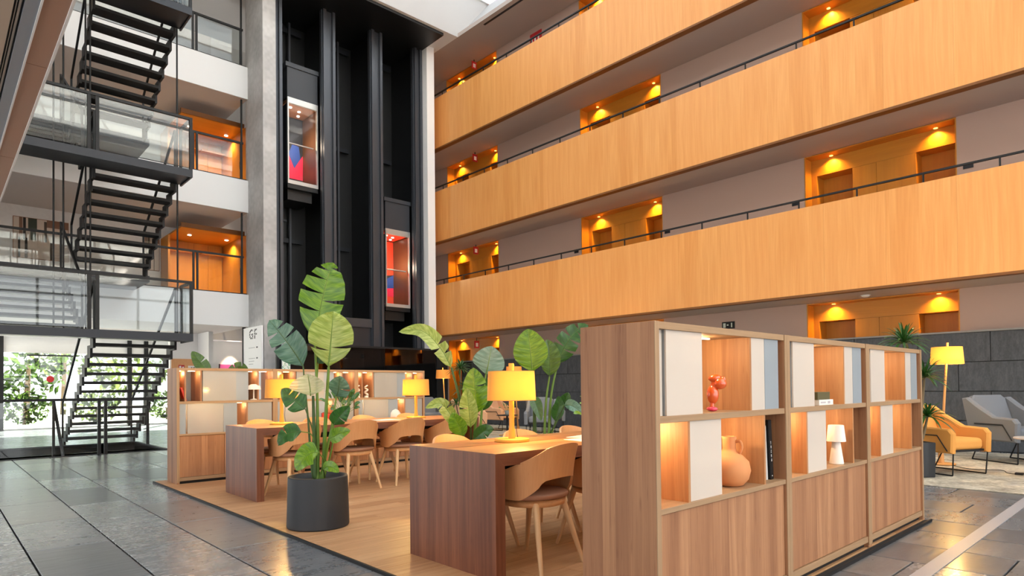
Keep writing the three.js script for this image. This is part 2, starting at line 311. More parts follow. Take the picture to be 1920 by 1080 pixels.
// paintings on the gallery wall
function painting(x0, x1, y0, y1, z, label, seed) {
  const g = thing('wall_painting', label, 'painting');
  const r = rand(seed), w = x1 - x0, h = y1 - y0;
  mesh('canvas', box(x0, x1, y0, y1, z, z + 0.03), std({ color: 0xc4b2a4, roughness: 0.9 }), g);
  mesh('frame', [box(x0 - 0.01, x1 + 0.01, y0 - 0.012, y0, z, z + 0.035), box(x0 - 0.01, x1 + 0.01, y1, y1 + 0.012, z, z + 0.035), box(x0 - 0.012, x0, y0, y1, z, z + 0.035), box(x1, x1 + 0.012, y0, y1, z, z + 0.035)], M.mapleEdge, g);
  const cols = [0x2a2620, 0x3c4238, 0x5d6258, 0x7b5a48, 0x4a4038].map((c) => std({ color: c, roughness: 0.9 }));
  for (const [a, b, c, d, k] of [[0.1, 0.16, 0.5, 1, 3], [0.17, 0.22, 0.45, 1, 0], [0.26, 0.42, 0.72, 1, 1], [0.3, 0.4, 0.46, 0.72, 2], [0.55, 0.6, 0.44, 0.96, 4], [0.08, 0.12, 0, 0.5, 0], [0.2, 0.25, 0, 0.5, 0], [0.66, 0.7, 0, 0.44, 4], [0.6, 1, 0.82, 1, 3]]) mesh('painted_bar', box(x0 + a * w, x0 + b * w, y0 + c * h, y0 + d * h, z + 0.03, z + 0.0325), cols[k], g);
}
painting(1.56, 2.7, 4.58, 5.6, -20.2, 'wide abstract painting of vertical bars above the left flight', 5);
painting(4.46, 4.86, 4.6, 5.55, -20.2, 'narrow abstract painting beside the timber lift lobby', 6);

{ // concrete pier and pale column round the lift shaft
  const p = struct('column_pier', 'tall grey concrete pier left of the lifts');
  mesh('pier', box(6.3, 6.64, 0, 13.4, -17.36, -16.15), M.concrete, p);
  const q = struct('column_right', 'slim white column between lifts and timber galleries');
  mesh('column_face', box(11.46, 11.74, 0, 13.4, -17.2, -16.2), M.white, q);
}
{ // lift shaft
  const s = thing('lift_shaft', 'black steel lift shaft with three bays', 'lift shaft');
  mesh('back_wall', box(6.64, 11.8, 0, 13.4, -18.1, -17.95), M.shaft, s);
  mesh('side_wall', box(11.74, 11.85, 0, 13.4, -17.95, -17.2), M.shaft, s); mesh('side_wall', box(6.645, 6.72, 0, 13.4, -17.95, -17.36), M.shaft, s);
  mesh('shaft_ceiling', box(6.645, 11.455, 11.84, 11.915, -17.95, -15.3), M.shaft, s);
  for (const [a, b] of [[6.64, 6.95], [8.09, 8.49], [9.62, 10.02], [11.14, 11.46]]) {
    mesh('pilaster', [box(a, b, 0, 13.4, -16.62, -16.5), box(a + 0.02, a + 0.11, 0, 13.4, -16.5, -16.42), box(b - 0.1, b - 0.02, 0, 13.4, -16.5, -16.42)], M.pilaster, s);
    mesh('fin', box((a + b) / 2 - 0.04, (a + b) / 2 + 0.04, 0, 13.4, -17.95, -16.62), M.shaft, s);
  }
  for (const [a, b] of [[6.95, 8.09], [8.49, 9.62], [10.02, 11.14]]) {
    const w = b - a;
    for (const t of [0.3, 0.66]) mesh('guide_rail', box(a + w * t - 0.03, a + w * t + 0.03, 0, 13.4, -17.86, -17.74), M.pilaster, s);
    for (let i = 0; i < 4; i++) {
      const y = 2.4 + i * 3.07;
      mesh('rear_panel', box(a + 0.06, a + w * 0.55, y + 0.1, y + 2.95, -17.95, -17.9), M.shaftPanel, s);
      mesh('cross_beam', box(a, b, y - 0.06, y + 0.06, -17.88, -17.8), M.steel, s);
      mesh('door_sill', box(a + 0.05, a + w * 0.6, y + 0.55, y + 0.61, -17.9, -17.82), M.pilaster, s);
    }
  }
  mesh('front_beam', box(8.49, 9.62, 2.95, 3.2, -16.7, -16.5), M.pilaster, s);
  mesh('front_panel', box(8.49, 9.62, 2.3, 2.95, -16.64, -16.56), M.shaftPanel, s);
}
const carCols = { red: std({ color: 0xe8452a, roughness: 0.5 }), pink: std({ color: 0xe82a50, roughness: 0.5 }), blue: std({ color: 0x2c4a94, roughness: 0.5 }), dark: std({ color: 0x22252c, roughness: 0.5 }), brown: std({ color: 0x5a3c28, roughness: 0.3 }), hood: std({ color: 0x33363c, roughness: 0.5 }), ceil: std({ color: 0x8a5a3c, roughness: 0.5 }) };
function liftCar(x0, x1, y0, y1, label, art, hood) {
  const c = thing('lift_car', label, 'lift'), z0 = -17.7, z1 = -16.75, w = x1 - x0;
  mesh('hood', [box(x0, x1, y1 + 0.16, y1 + hood, z0, z1), box(x0 - 0.05, x1 + 0.03, y1 + hood, y1 + hood + 0.12, z0, z1 + 0.03)], carCols.hood, c);
  mesh('base', [box(x0, x1, y0 - 0.22, y0 - 0.1, z0, z1), box(x0 + 0.06, x1 - 0.12, y0 - 0.5, y0 - 0.22, z0, z1 - 0.15)], M.shaft, c);
  mesh('frame', [box(x0, x1, y1, y1 + 0.16, z1 - 0.05, z1 + 0.02), box(x0, x1, y0 - 0.1, y0, z1 - 0.05, z1 + 0.02), box(x0, x0 + 0.035, y0, y1, z1 - 0.05, z1 + 0.02), box(x1 - 0.035, x1, y0, y1, z1 - 0.05, z1 + 0.02)], M.alu, c);
  mesh('glass_pane', box(x0 + 0.035, x1 - 0.035, y0, y1, z1 - 0.02, z1 - 0.01), M.carGlass, c);
  mesh('ceiling_panel', box(x0, x1, y1 + 0.03, y1 + 0.1, z0, z1 - 0.05), art === 'steps' ? carCols.red : carCols.ceil, c);
  mesh('floor_panel', box(x0, x1, y0 - 0.1, y0 - 0.02, z0, z1 - 0.05), carCols.dark, c);
  mesh('side_wall', box(x0, x0 + 0.03, y0, y1, z0, z1 - 0.05), carCols.dark, c);
  mesh('side_wall', box(x1 - 0.03, x1, y0, y1, z0, z1 - 0.05), carCols.brown, c);
  const bw = mesh('rear_wall', box(x0, x1, y0, y1, z0, z0 + 0.03), art === 'steps' ? carCols.red : carCols.dark, c);
  const poly = (pts, m, dz) => { const g = plate(pts.map(([u, v]) => [art === 'plain' ? x0 + 0.03 + u * (w - 0.06) : x0 + w * 0.4 + u * w * 0.57 / (art === 'vee' ? 0.75 : 0.6), y0 + (art === 'plain' ? v : 0.17 + v * 0.83) * (y1 - y0)]), 0.004); g.translate(0, 0, z0 + 0.031 + dz); mesh('colour_panel', g, m, bw); };
  if (art === 'vee') { poly([[0, 0], [0.75, 0], [0.75, 0.42], [0.36, 0.18], [0, 0.48]], carCols.pink, 0); poly([[0.36, 0.18], [0.64, 0.36], [0.56, 0.55], [0.28, 0.58], [0.1, 0.4]], carCols.blue, 0.005); }
  if (art === 'steps') { poly([[0, 0], [0.6, 0], [0.6, 0.16], [0, 0.13]], carCols.pink, 0); poly([[0, 0.13], [0.6, 0.16], [0.6, 0.4], [0, 0.24]], carCols.blue, 0.001); poly([[0, 0.24], [0.6, 0.4], [0, 0.36]], carCols.dark, 0.002); }
  if (art === 'plain') poly([[0, 0], [0.6, 0], [0.6, 0.8], [0, 0.8]], carCols.pink, 0);
  mesh('handrail', bar([x0 + 0.04, y0 + (y1 - y0) * 0.5, z1 - 0.12], [x1 - 0.08, y0 + (y1 - y0) * 0.5, z1 - 0.12], 0.022), M.alu, c);
  for (const [u, v] of [[0.25, 0.3], [0.6, 0.45], [0.3, 0.75], [0.72, 0.8]]) mesh('downlight', cyl(x0 + u * w, y1 + 0.015, y1 + 0.03, z1 - 0.05 - v * 0.85, 0.04), M.spotWhite, c);
  lamp(new THREE.PointLight(0xffe2c0, 1.6, 0, 2), c, (x0 + x1) / 2 - 0.08, (y0 + y1) / 2 + 0.2, -17.05);
}
liftCar(7.2, 8.08, 6.9, 9.02, 'upper glass lift car with pink and blue panel inside', 'vee', 1.0);
liftCar(10.26, 11.14, 3.76, 5.9, 'glass lift car lit red inside, beside the white column', 'steps', 1.0);
liftCar(8.62, 9.5, 0.25, 2.05, 'lowest lift car with crimson panel behind the dark glass screen', 'plain', 0.3);
{ // dark glass screen before the lifts
  const s = thing('glass_screen', 'dark tinted glass screen standing before the lifts', 'screen');
  for (const [a, b] of [[6.62, 7.7], [7.7, 9.35], [9.35, 11.1]]) mesh('glass_pane', box(a + 0.01, b - 0.01, 0.03, 2.26, -15.36, -15.34), M.darkGlass, s);
  mesh('top_rail', box(6.6, 11.5, 2.26, 2.31, -15.38, -15.32), M.black, s);
  mesh('bottom_rail', box(6.6, 11.5, 0, 0.03, -15.38, -15.32), M.black, s);
  mesh('end_cabinet', box(11.1, 11.5, 0.03, 2.26, -15.9, -15.3), M.shaft, s);
  mesh('pier_post', box(6.28, 6.34, 0, 2.31, -15.38, -15.3), M.black, s);
}
{ // slim glass totem with a printed leaf pattern
  const c = document.createElement('canvas'); c.width = 128; c.height = 512; const g = c.getContext('2d'), r = rand(9); g.fillStyle = '#e8efe6'; g.fillRect(0, 0, 128, 512);
  for (let i = 0; i < 260; i++) { g.fillStyle = ['#8fc0a4', '#5f9f7a', '#c9dcae', '#f4f7f2', '#b6d4c4'][Math.floor(r() * 5)]; g.beginPath(); g.ellipse(r() * 128, r() * 512, 4 + r() * 12, 2 + r() * 5, r() * 3, 0, 6.3); g.fill(); }
  const t = new THREE.CanvasTexture(c); t.colorSpace = THREE.SRGBColorSpace;
  const s = thing('display_totem', 'slim glass totem with green printed panel beside the directory sign', 'display', [6.47, 0, -15.2]);
  mesh('panel', box(-0.11, 0.11, 0, 2.3, -0.02, 0), M.frostGrey, s); mesh('printed_panel', new THREE.PlaneGeometry(0.2, 1.0).translate(0, 1.38, 0.002), std({ map: t, roughness: 0.5 }), s); mesh('cap', box(-0.13, 0.13, 2.3, 2.34, -0.04, 0.02), M.white, s);
}
// ---- directory sign on the pier
{
  const c = document.createElement('canvas'); c.width = 512; c.height = 1024; const g = c.getContext('2d');
  g.fillStyle = '#f2f2f1'; g.fillRect(0, 0, 512, 1024); g.fillStyle = '#16181c'; g.font = 'bold 190px sans-serif'; g.fillText('GF', 160, 170);
  g.fillStyle = '#f2f2f1'; for (let i = 0; i < 6; i++) { g.save(); g.translate(150, 30 + i * 36); g.rotate(-0.5); g.fillRect(0, 0, 320, 8); g.restore(); }
  g.fillStyle = '#b4b4b6'; for (const [y, n] of [[290, 1], [440, 3], [690, 1], [860, 1]]) for (let i = 0; i < n; i++) g.fillRect(150, y + i * 40, 190 - i * 30, 9);
  g.fillStyle = '#3a3c40'; for (const y of [284, 434, 684, 852]) g.fillRect(370, y, 44, 20);
  const t = new THREE.CanvasTexture(c); t.colorSpace = THREE.SRGBColorSpace;
  const s = thing('directory_sign', 'white directory sign lettered GF on the concrete pier', 'sign');
  mesh('board', box(6.24, 6.28, 0.4, 2.8, -17.42, -16.16), std({ color: 0xf2f2f1, roughness: 0.5 }), s);
  mesh('edge_post', box(6.22, 6.3, 0.2, 2.86, -17.47, -17.42), M.black, s);
  const pg = new THREE.PlaneGeometry(1.22, 1.9); pg.rotateY(-Math.PI / 2); pg.translate(6.238, 1.85, -16.79);
  mesh('printed_face', pg, std({ map: t, roughness: 0.5 }), s);
}
// ---- ground floor rooms behind the pier
{
  const w = struct('wall_reception', 'pale walls of the ground floor behind the stairs');
  mesh('wall_face', [box(5.15, 5.9, 0, 2.84, -20.4, -20.2), box(5.9, 6.02, 0, 2.84, -20.4, -19.2), box(6.02, 8, 0, 2.84, -21.2, -21.0), box(6.02, 8, 2.7, 2.84, -21.0, -20.4)], M.white, w);
  mesh('wood_panel', box(5.18, 5.84, 0, 2.08, -20.2, -20.16), M.shellWood, w);
  const s1 = mesh('alarm_sign', box(5.36, 5.52, 1.74, 1.9, -20.16, -20.15), M.exitRed); tag(s1, 'small red fire alarm sign on tan panel', 'sign');
  mesh('pictogram', [box(5.38, 5.43, 1.76, 1.87, -20.15, -20.148), box(5.46, 5.5, 1.76, 1.85, -20.15, -20.148)], M.white, s1);
  const s2 = mesh('notice_sign', box(5.62, 5.82, 1.72, 1.88, -20.16, -20.15), M.white); tag(s2, 'small white notice beside the red alarm sign', 'sign');
  mesh('pictogram', [box(5.7, 5.73, 1.76, 1.84, -20.15, -20.148), box(5.76, 5.8, 1.78, 1.84, -20.15, -20.148)], M.black, s2);
  const p = thing('wall_art', 'magenta picture lit from above behind the left bookcase', 'picture');
  mesh('canvas', box(6.78, 7.42, 0.9, 1.97, -21.0, -20.97), std({ color: 0xa8488c, roughness: 0.8 }), p);
  mesh('frame', box(6.75, 6.78, 0.9, 1.98, -21.0, -20.96), M.black, p);
  mesh('picture_light', box(6.9, 7.3, 2.7, 2.72, -20.72, -20.66), M.spotWhite, p);
  const l = lamp(new THREE.SpotLight(0xffd8b0, 6, 0, 0.5, 0.35, 2), p, 7.1, 2.66, -20.62); l.target.position.set(7.1, 1.2, -21);
}

// ================================================================ TIMBER GALLERIES (facade at x = 12.05)
const XF = 12.05, XW = 13.3, LIP = [2.80, 5.835, 8.87], PT = [4.46, 7.495, 10.53], ZL = -16.84, ZR = 4.6;
{
  const w = struct('wall_right', 'mauve grey corridor wall behind the timber galleries');
  const niches = [[-17.62, -14.957], [-11.494, -8.855], [-5.412, -2.785], [0.7, 3.33]];
  let z = -18.8; const parts = [];
  for (const [a, b] of niches) { parts.push(box(XW, XW + 0.12, 0, 12.1, z, a)); parts.push(box(XW + 0.9, XW + 1.0, 0, 12.1, a - 0.2, b + 0.2)); z = b; }
  parts.push(box(XW, XW + 0.12, 0, 12.1, z, 8));
  mesh('wall_face', parts, M.corridor, w);
  const lev = [[0, 2.775, 'ground floor'], [3.065, 5.81, 'first gallery'], [6.1, 8.845, 'second gallery'], [9.135, 11.89, 'third gallery']];
  const where = ['nearest the lifts', 'in the middle bay', 'in the bay above the lounge'];
  niches.slice(0, 3).forEach(([a, b], i) => lev.forEach(([y0, y1, ln], k) => {
    const n = thing('door_recess', `timber lined pair of doors on the ${ln} ${where[i]}`, 'doorway');
    const X = XW + 0.3, yd = y1 - 0.33, jw = 0.13;
    mesh('jamb', box(XW - 0.004, X, y0, y1, a, a + 0.02, 'y'), M.doorWood, n); mesh('jamb', box(XW - 0.004, X, y0, y1, b - 0.02, b), M.doorWood, n);
    mesh('head_panel', boxr(X, X + 0.05, yd, y1, a + 0.02, b - 0.02, 'z'), M.doorWood, n);
    mesh('recess_ceiling', box(XW, X + 0.05, y1, y1 + 0.02, a, b), M.doorWood, n);
    const d0 = a + 0.13, d1 = a + 0.82, d2 = b - 0.70, d3 = b - 0.02, mid = (d1 + d2) / 2 - 0.12;
    mesh('side_panel', box(X, X + 0.05, y0, yd, a + 0.02, d0), M.doorWood, n);
    mesh('centre_panel', boxr(X, X + 0.05, y0, yd - 0.004, d1, mid - 0.003), M.doorWood, n);
    mesh('centre_panel', boxr(X, X + 0.05, y0, yd - 0.004, mid + 0.003, d2), M.doorWood, n);
    for (const [p, q] of [[d0, d1], [d2, d3]]) {
      const d = mesh('door', boxr(X + 0.36, X + 0.40, y0, yd, p, q), M.doorWood, n);
      mesh('reveal', [box(X + 0.05, X + 0.4, y0, yd, p - 0.02, p), box(X + 0.05, X + 0.4, y0, yd, q, q + 0.02), box(X + 0.05, X + 0.4, yd, yd + 0.02, p, q)], M.doorWood, n);
      mesh('handle', box(X + 0.345, X + 0.36, y0 + 0.95, y0 + 1.1, q - 0.08, q - 0.06), M.alu, d);
    }
    for (const zc of [(d0 + d1) / 2 - 0.03, (d2 + d3) / 2]) {
      mesh('downlight', cyl(X - 0.075, y1 - 0.006, y1 - 0.001, zc, 0.035, 14), M.spot, n);
      const l = lamp(new THREE.SpotLight(0xffbe48, 3.4, 0, 1.2, 0.8, 2), n, X - 0.09, y1 - 0.015, zc); l.target.position.set(X - 0.02, y0, zc);
    }
  }));
  // small number plates beside the doors
  for (let k = 0; k < 3; k++) for (const z of [-2.62, -5.6, -8.72, -11.68]) {
    const s = mesh('door_plate', box(XW - 0.012, XW - 0.001, 4.88 + k * 3.035, 4.94 + k * 3.035, z - 0.075, z + 0.075), M.steel);
    tag(s, `small dark room plate on the ${['first', 'second', 'third'][k]} gallery ${{ '-2.62': 'right of the lounge bay doors', '-5.6': 'left of the lounge bay doors', '-8.72': 'right of the middle bay doors', '-11.68': 'left of the middle bay doors' }[z]}`, 'sign');
  }
  const ex = thing('exit_sign', 'small black exit pictogram sign above the near bookcase', 'sign');
  mesh('plate', box(XW - 0.02, XW - 0.001, 2.42, 2.58, -7.3, -7.0), M.black, ex);
  mesh('pictogram', [box(XW - 0.023, XW - 0.02, 2.45, 2.55, -7.27, -7.21), box(XW - 0.023, XW - 0.02, 2.49, 2.52, -7.18, -7.14), box(XW - 0.023, XW - 0.02, 2.45, 2.55, -7.08, -7.05)], std({ color: 0xc8d0c4, roughness: 0.6 }), ex);
  const rs = thing('red_notice', 'red notice on the wall of the third gallery', 'sign');
  mesh('plate', box(XW - 0.02, XW - 0.001, 11.36, 11.74, -13.42, -12.94), M.exitRed, rs);
  for (const z of [-13.34, -13.2, -13.06]) mesh('pictogram', box(XW - 0.023, XW - 0.02, 11.42, 11.62, z - 0.03, z + 0.03), M.white, rs);
  for (const [k, y] of [[0, 2.55], [1, 5.62], [2, 8.65], [3, 11.7]]) {
    const f = thing('fire_sign', `red fire sign on the ${lev[k][2]} by the lift end doors`, 'sign');
    mesh('plate', box(13.0, 13.2, y - 0.12, y + 0.12, -15.86, -15.84), M.exitRed, f); mesh('bracket', box(13.09, 13.11, y + 0.12, lev[k][1] - 0.001, -15.86, -15.84), M.black, f);
    mesh('pictogram', box(13.05, 13.15, y - 0.07, y + 0.05, -15.84, -15.837), M.white, f);
  }
}
for (let k = 0; k < 3; k++) {
  const g = thing('gallery_parapet', ['lowest maple panelled gallery parapet above the lounge', 'middle maple panelled gallery parapet', 'uppermost maple panelled gallery parapet'][k], 'balcony');
  mesh('slab', box(XF + 0.06, XW, LIP[k], LIP[k] + 0.26, ZL - 1.9, 8), M.soffit, g);
  mesh('lip', box(XF - 0.005, XF + 0.16, LIP[k] - 0.012, LIP[k] + 0.03, ZL, ZR, 'z'), M.mapleEdge, g);
  const n = Math.round((ZR - ZL) / 1.0217);
  const shapes = [0, 1, 2, 3].map((i) => metres(new RoundedBoxGeometry(0.05, PT[k] - LIP[k] - 0.03, 1.0217 - 0.0012, 1, 0.0012), 'y', [i * 0.37, i * 0.9 + k * 0.4]));
  for (let i = 0; i < n; i++) { const m = mesh('panel', shapes[(i * 3 + k) % 4], M.maple[(i * 5 + k * 2 + (i >> 2)) % 3], g); m.position.set(XF + 0.025, (PT[k] + LIP[k] + 0.03) / 2, ZL + 1.0217 * (i + 0.5)); }
  mesh('inner_lining', box(XF + 0.052, XF + 0.09, LIP[k] + 0.03, PT[k], ZL, ZR), M.plaster, g);
  mesh('top_rail', box(XF + 0.06, XF + 0.1, PT[k] + 0.155, PT[k] + 0.185, ZL, ZR), M.black, g);
  for (let i = 0; i < n; i++) mesh('rail_post', box(XF + 0.07, XF + 0.09, PT[k] - 0.01, PT[k] + 0.155, ZL + 0.55 + 1.0217 * i - 0.012, ZL + 0.55 + 1.0217 * i + 0.012), M.black, g);
}
{ // slate wall behind the lounge
  const w = struct('wall_slate', 'dark slate tiled low wall behind the lounge');
  mesh('core', box(12.98, 13.26, 0, 2.0, -16.5, 7.5), M.grout, w);
  mesh('coping', box(12.93, 13.27, 2.0, 2.03, -16.5, 7.5, 'z'), std({ color: 0x8d8a86, roughness: 0.7 }), w);
  const gl = 1.05, gh = 0.5, sh = [0, 1, 2, 3, 4, 5].map((i) => metres(new RoundedBoxGeometry(0.03, gh - 0.01, gl - 0.01, 1, 0.004), 'z', [i * 0.31, i * 0.77]));
  for (let r = 0; r < 4; r++) for (let c = 0; c < 21; c++) { const z = -16.4 + gl / 2 + c * gl + (r % 2) * 0.45; if (z + gl / 2 > 7.5) continue; const m = mesh('tile', sh[(r * 5 + c * 3) % 6], M.slateWall, w); m.position.set(12.965 + (R() - 0.5) * 0.006, gh / 2 + r * gh, z); }
}
{ // ceiling fixtures under the lowest gallery
  const s = thing('smoke_detector', 'white smoke detector under the lowest gallery', 'detector'); mesh('housing', lathe([[0, 2.74], [0.06, 2.745], [0.1, 2.765], [0.12, 2.799], [0, 2.799]]), M.white, s); s.position.set(12.85, 2.799 * 0.35, -4.15); s.scale.setScalar(0.65);
  mesh('base_ring', cyl(0, 2.785, 2.799, 0, 0.13), M.white, s);
}

// ================================================================ CEILING WITH SKYLIGHT
{
  const c = struct('ceiling', 'white atrium ceiling round the skylight');
  const X1 = 11.92, Z0 = -15.2, Y = 11.92, X0 = 0.6, Z1 = 6.5, U = 1.5;
  mesh('soffit', [box(-6.4, X1 + 0.0, Y, Y + 0.12, -20.4, Z0), box(-6.4, X0, Y, Y + 0.12, Z0, 8), box(X0, X1, Y, Y + 0.12, Z1, 8)], M.white, c);
  mesh('gallery_soffit', box(X1, 14.4, Y, Y + 0.12, -20.4, 8), M.soffit, c);
  // splayed skylight upstands
  const quad = (a, b, d, e) => { const g = new THREE.BufferGeometry(); g.setAttribute('position', new THREE.Float32BufferAttribute([...a, ...b, ...d, ...a, ...d, ...e], 3)); g.setAttribute('uv', new THREE.Float32BufferAttribute(new Array(12).fill(0), 2)); g.computeVertexNormals(); return g; };
  const o = 1.25;
  for (const d of [0, 0.15]) {
    mesh('upstand', quad([X1 + d - 0.004, Y - 0.001, Z0 - d], [X1 + d - 0.004, Y - 0.001, Z1], [X1 + o + d, Y + U, Z1], [X1 + o + d, Y + U, Z0 - d]), M.upstand, c);
    mesh('upstand', quad([X0, Y - 0.001, Z0 - d + 0.004], [X1 + d, Y - 0.001, Z0 - d + 0.004], [X1 + o + d, Y + U, Z0 - d], [X0, Y + U, Z0 - d]), M.upstand, c);
  }
  mesh('upstand', [box(X0 - 0.15, X0, Y, Y + U, Z0, Z1), box(X0, X1 + o, Y + 0.12, Y + U, Z1, Z1 + 0.15)], M.white, c);
  for (let i = 0; i < 11; i++) mesh('roof_beam', box(X0, X1 + o, Y + U, Y + U + 0.3, Z0 + i * 2.15 - 0.06, Z0 + i * 2.15 + 0.06), M.white, c);
  for (let i = 0; i < 10; i++) mesh('roof_pane', box(X0, X1 + o, Y + U + 0.3, Y + U + 0.312, Z0 + i * 2.15 + 0.06, Z0 + (i + 1) * 2.15 - 0.06), M.roofGlass, c);
  mesh('slot_diffuser', box(12.06, 12.13, Y - 0.006, Y - 0.0005, -14.15, -4), M.steel, c);
}
{ // gallery over the camera: only its underside shows
  const c = struct('ceiling_near_gallery', 'underside of the near gallery with pinkish edge panel and air slot');
  mesh('beige_panel', box(-6.3, 0.268, 2.84, 3.0, -12.3, 8, 'z'), std({ color: 0xb7a593, roughness: 0.8 }), c);
  mesh('slot_strip', box(0.268, 0.302, 2.86, 3.0, -12.3, 8, 'z'), M.shaft, c);
  mesh('slot_blade', [box(0.276, 0.279, 2.842, 2.87, -12.3, 8), box(0.285, 0.293, 2.841, 2.87, -12.3, 8)], std({ color: 0x8f8378, roughness: 0.6 }), c);
  mesh('grey_strip', box(0.302, 0.352, 2.836, 3.0, -12.3, 8, 'z'), std({ color: 0x8b8e95, roughness: 0.6 }), c);
  mesh('white_bead', [box(0.352, 0.36, 2.83, 3.0, -12.3, 8), box(0.452, 0.463, 2.83, 3.0, -12.3, 8)], M.white, c);
  for (let i = 0; i < 12; i++) mesh('edge_panel', box(0.36, 0.452, 2.838, 3.0, 8 - (i + 1) * 1.72 + 0.006, 8 - i * 1.72), std({ color: 0xa77d66, roughness: 0.55 }), c);
  mesh('parapet_wall', box(0.3, 0.45, 3.0, 4.2, -12.3, 8), M.white, c);
}
{ // outer walls
  const w = struct('wall_left', 'white outer wall of the entrance side');
  mesh('wall_face', [box(-6.5, -6.3, 3.0, 13.4, -24.4, 8), box(-6.5, -6.3, 0, 3.0, -12, -8), box(-6.5, -6.3, 0, 3.0, 2, 8)], M.white, w);
  const b = struct('wall_back', 'wall behind the camera with tall entrance glazing');
  mesh('wall_face', [box(-6.5, 1.5, 3.0, 13.4, 8, 8.2), box(12.8, 14.4, 0, 13.4, 8, 8.2), box(1.5, 12.8, 6.0, 13.4, 8, 8.2)], M.white, b);
  for (let i = 0; i < 7; i++) mesh('mullion', box(1.5 + i * 1.88 - 0.04, 1.5 + i * 1.88 + 0.04, 0, 6.0, 8, 8.15), M.black, b);
  mesh('transom', [2.7, 5.4].map((y) => box(1.5, 12.8, y - 0.04, y + 0.04, 8, 8.15)), M.black, b);
  const f = struct('wall_far', 'walls round the far ground floor glazing');
  mesh('wall_face', [box(-6.5, 14.4, 2.84, 3.2, -24.4, -20.4), box(7.4, 7.6, 0, 2.84, -24.4, -21.2), box(-6.5, 14.4, 3.2, 13.4, -20.6, -20.4), box(11.86, 14.4, 0, 12.0, -18.95, -18.8), box(14.3, 14.4, 0, 12.0, -18.8, 8)], M.white, f);
}
{ // far ground floor window wall
  const w = struct('window_1', 'ground floor glazing behind the stairs');
  for (const x of [-6.2, -2.3, 1.58, 4.93, 5.42, 6.2, 7.36]) mesh('mullion', box(x - 0.06, x + 0.06, 0, 2.84, -24.3, -24.12), M.black, w);
  mesh('head_frame', [box(-6.3, 7.4, 2.36, 2.84, -24.3, -24.2), box(-6.3, 7.4, 0, 0.05, -24.3, -24.15)], M.white, w);
  mesh('transom', box(2.2, 7.36, 2.26, 2.3, -24.26, -24.1), M.black, w);
  for (const [a, b] of [[-6.14, -2.36], [-2.24, 1.52], [1.64, 4.87], [4.99, 5.36], [5.48, 6.14], [6.26, 7.3]]) mesh('glass_pane', box(a, b, 0.05, 2.36, -24.22, -24.21), M.glass, w);
  const d = mesh('round_sticker', new THREE.CylinderGeometry(0.1, 0.1, 0.006, 28).rotateX(Math.PI / 2).translate(2.78, 1.55, -24.203), M.exitRed); tag(d, 'red round sticker on the far window glass', 'sticker');
}

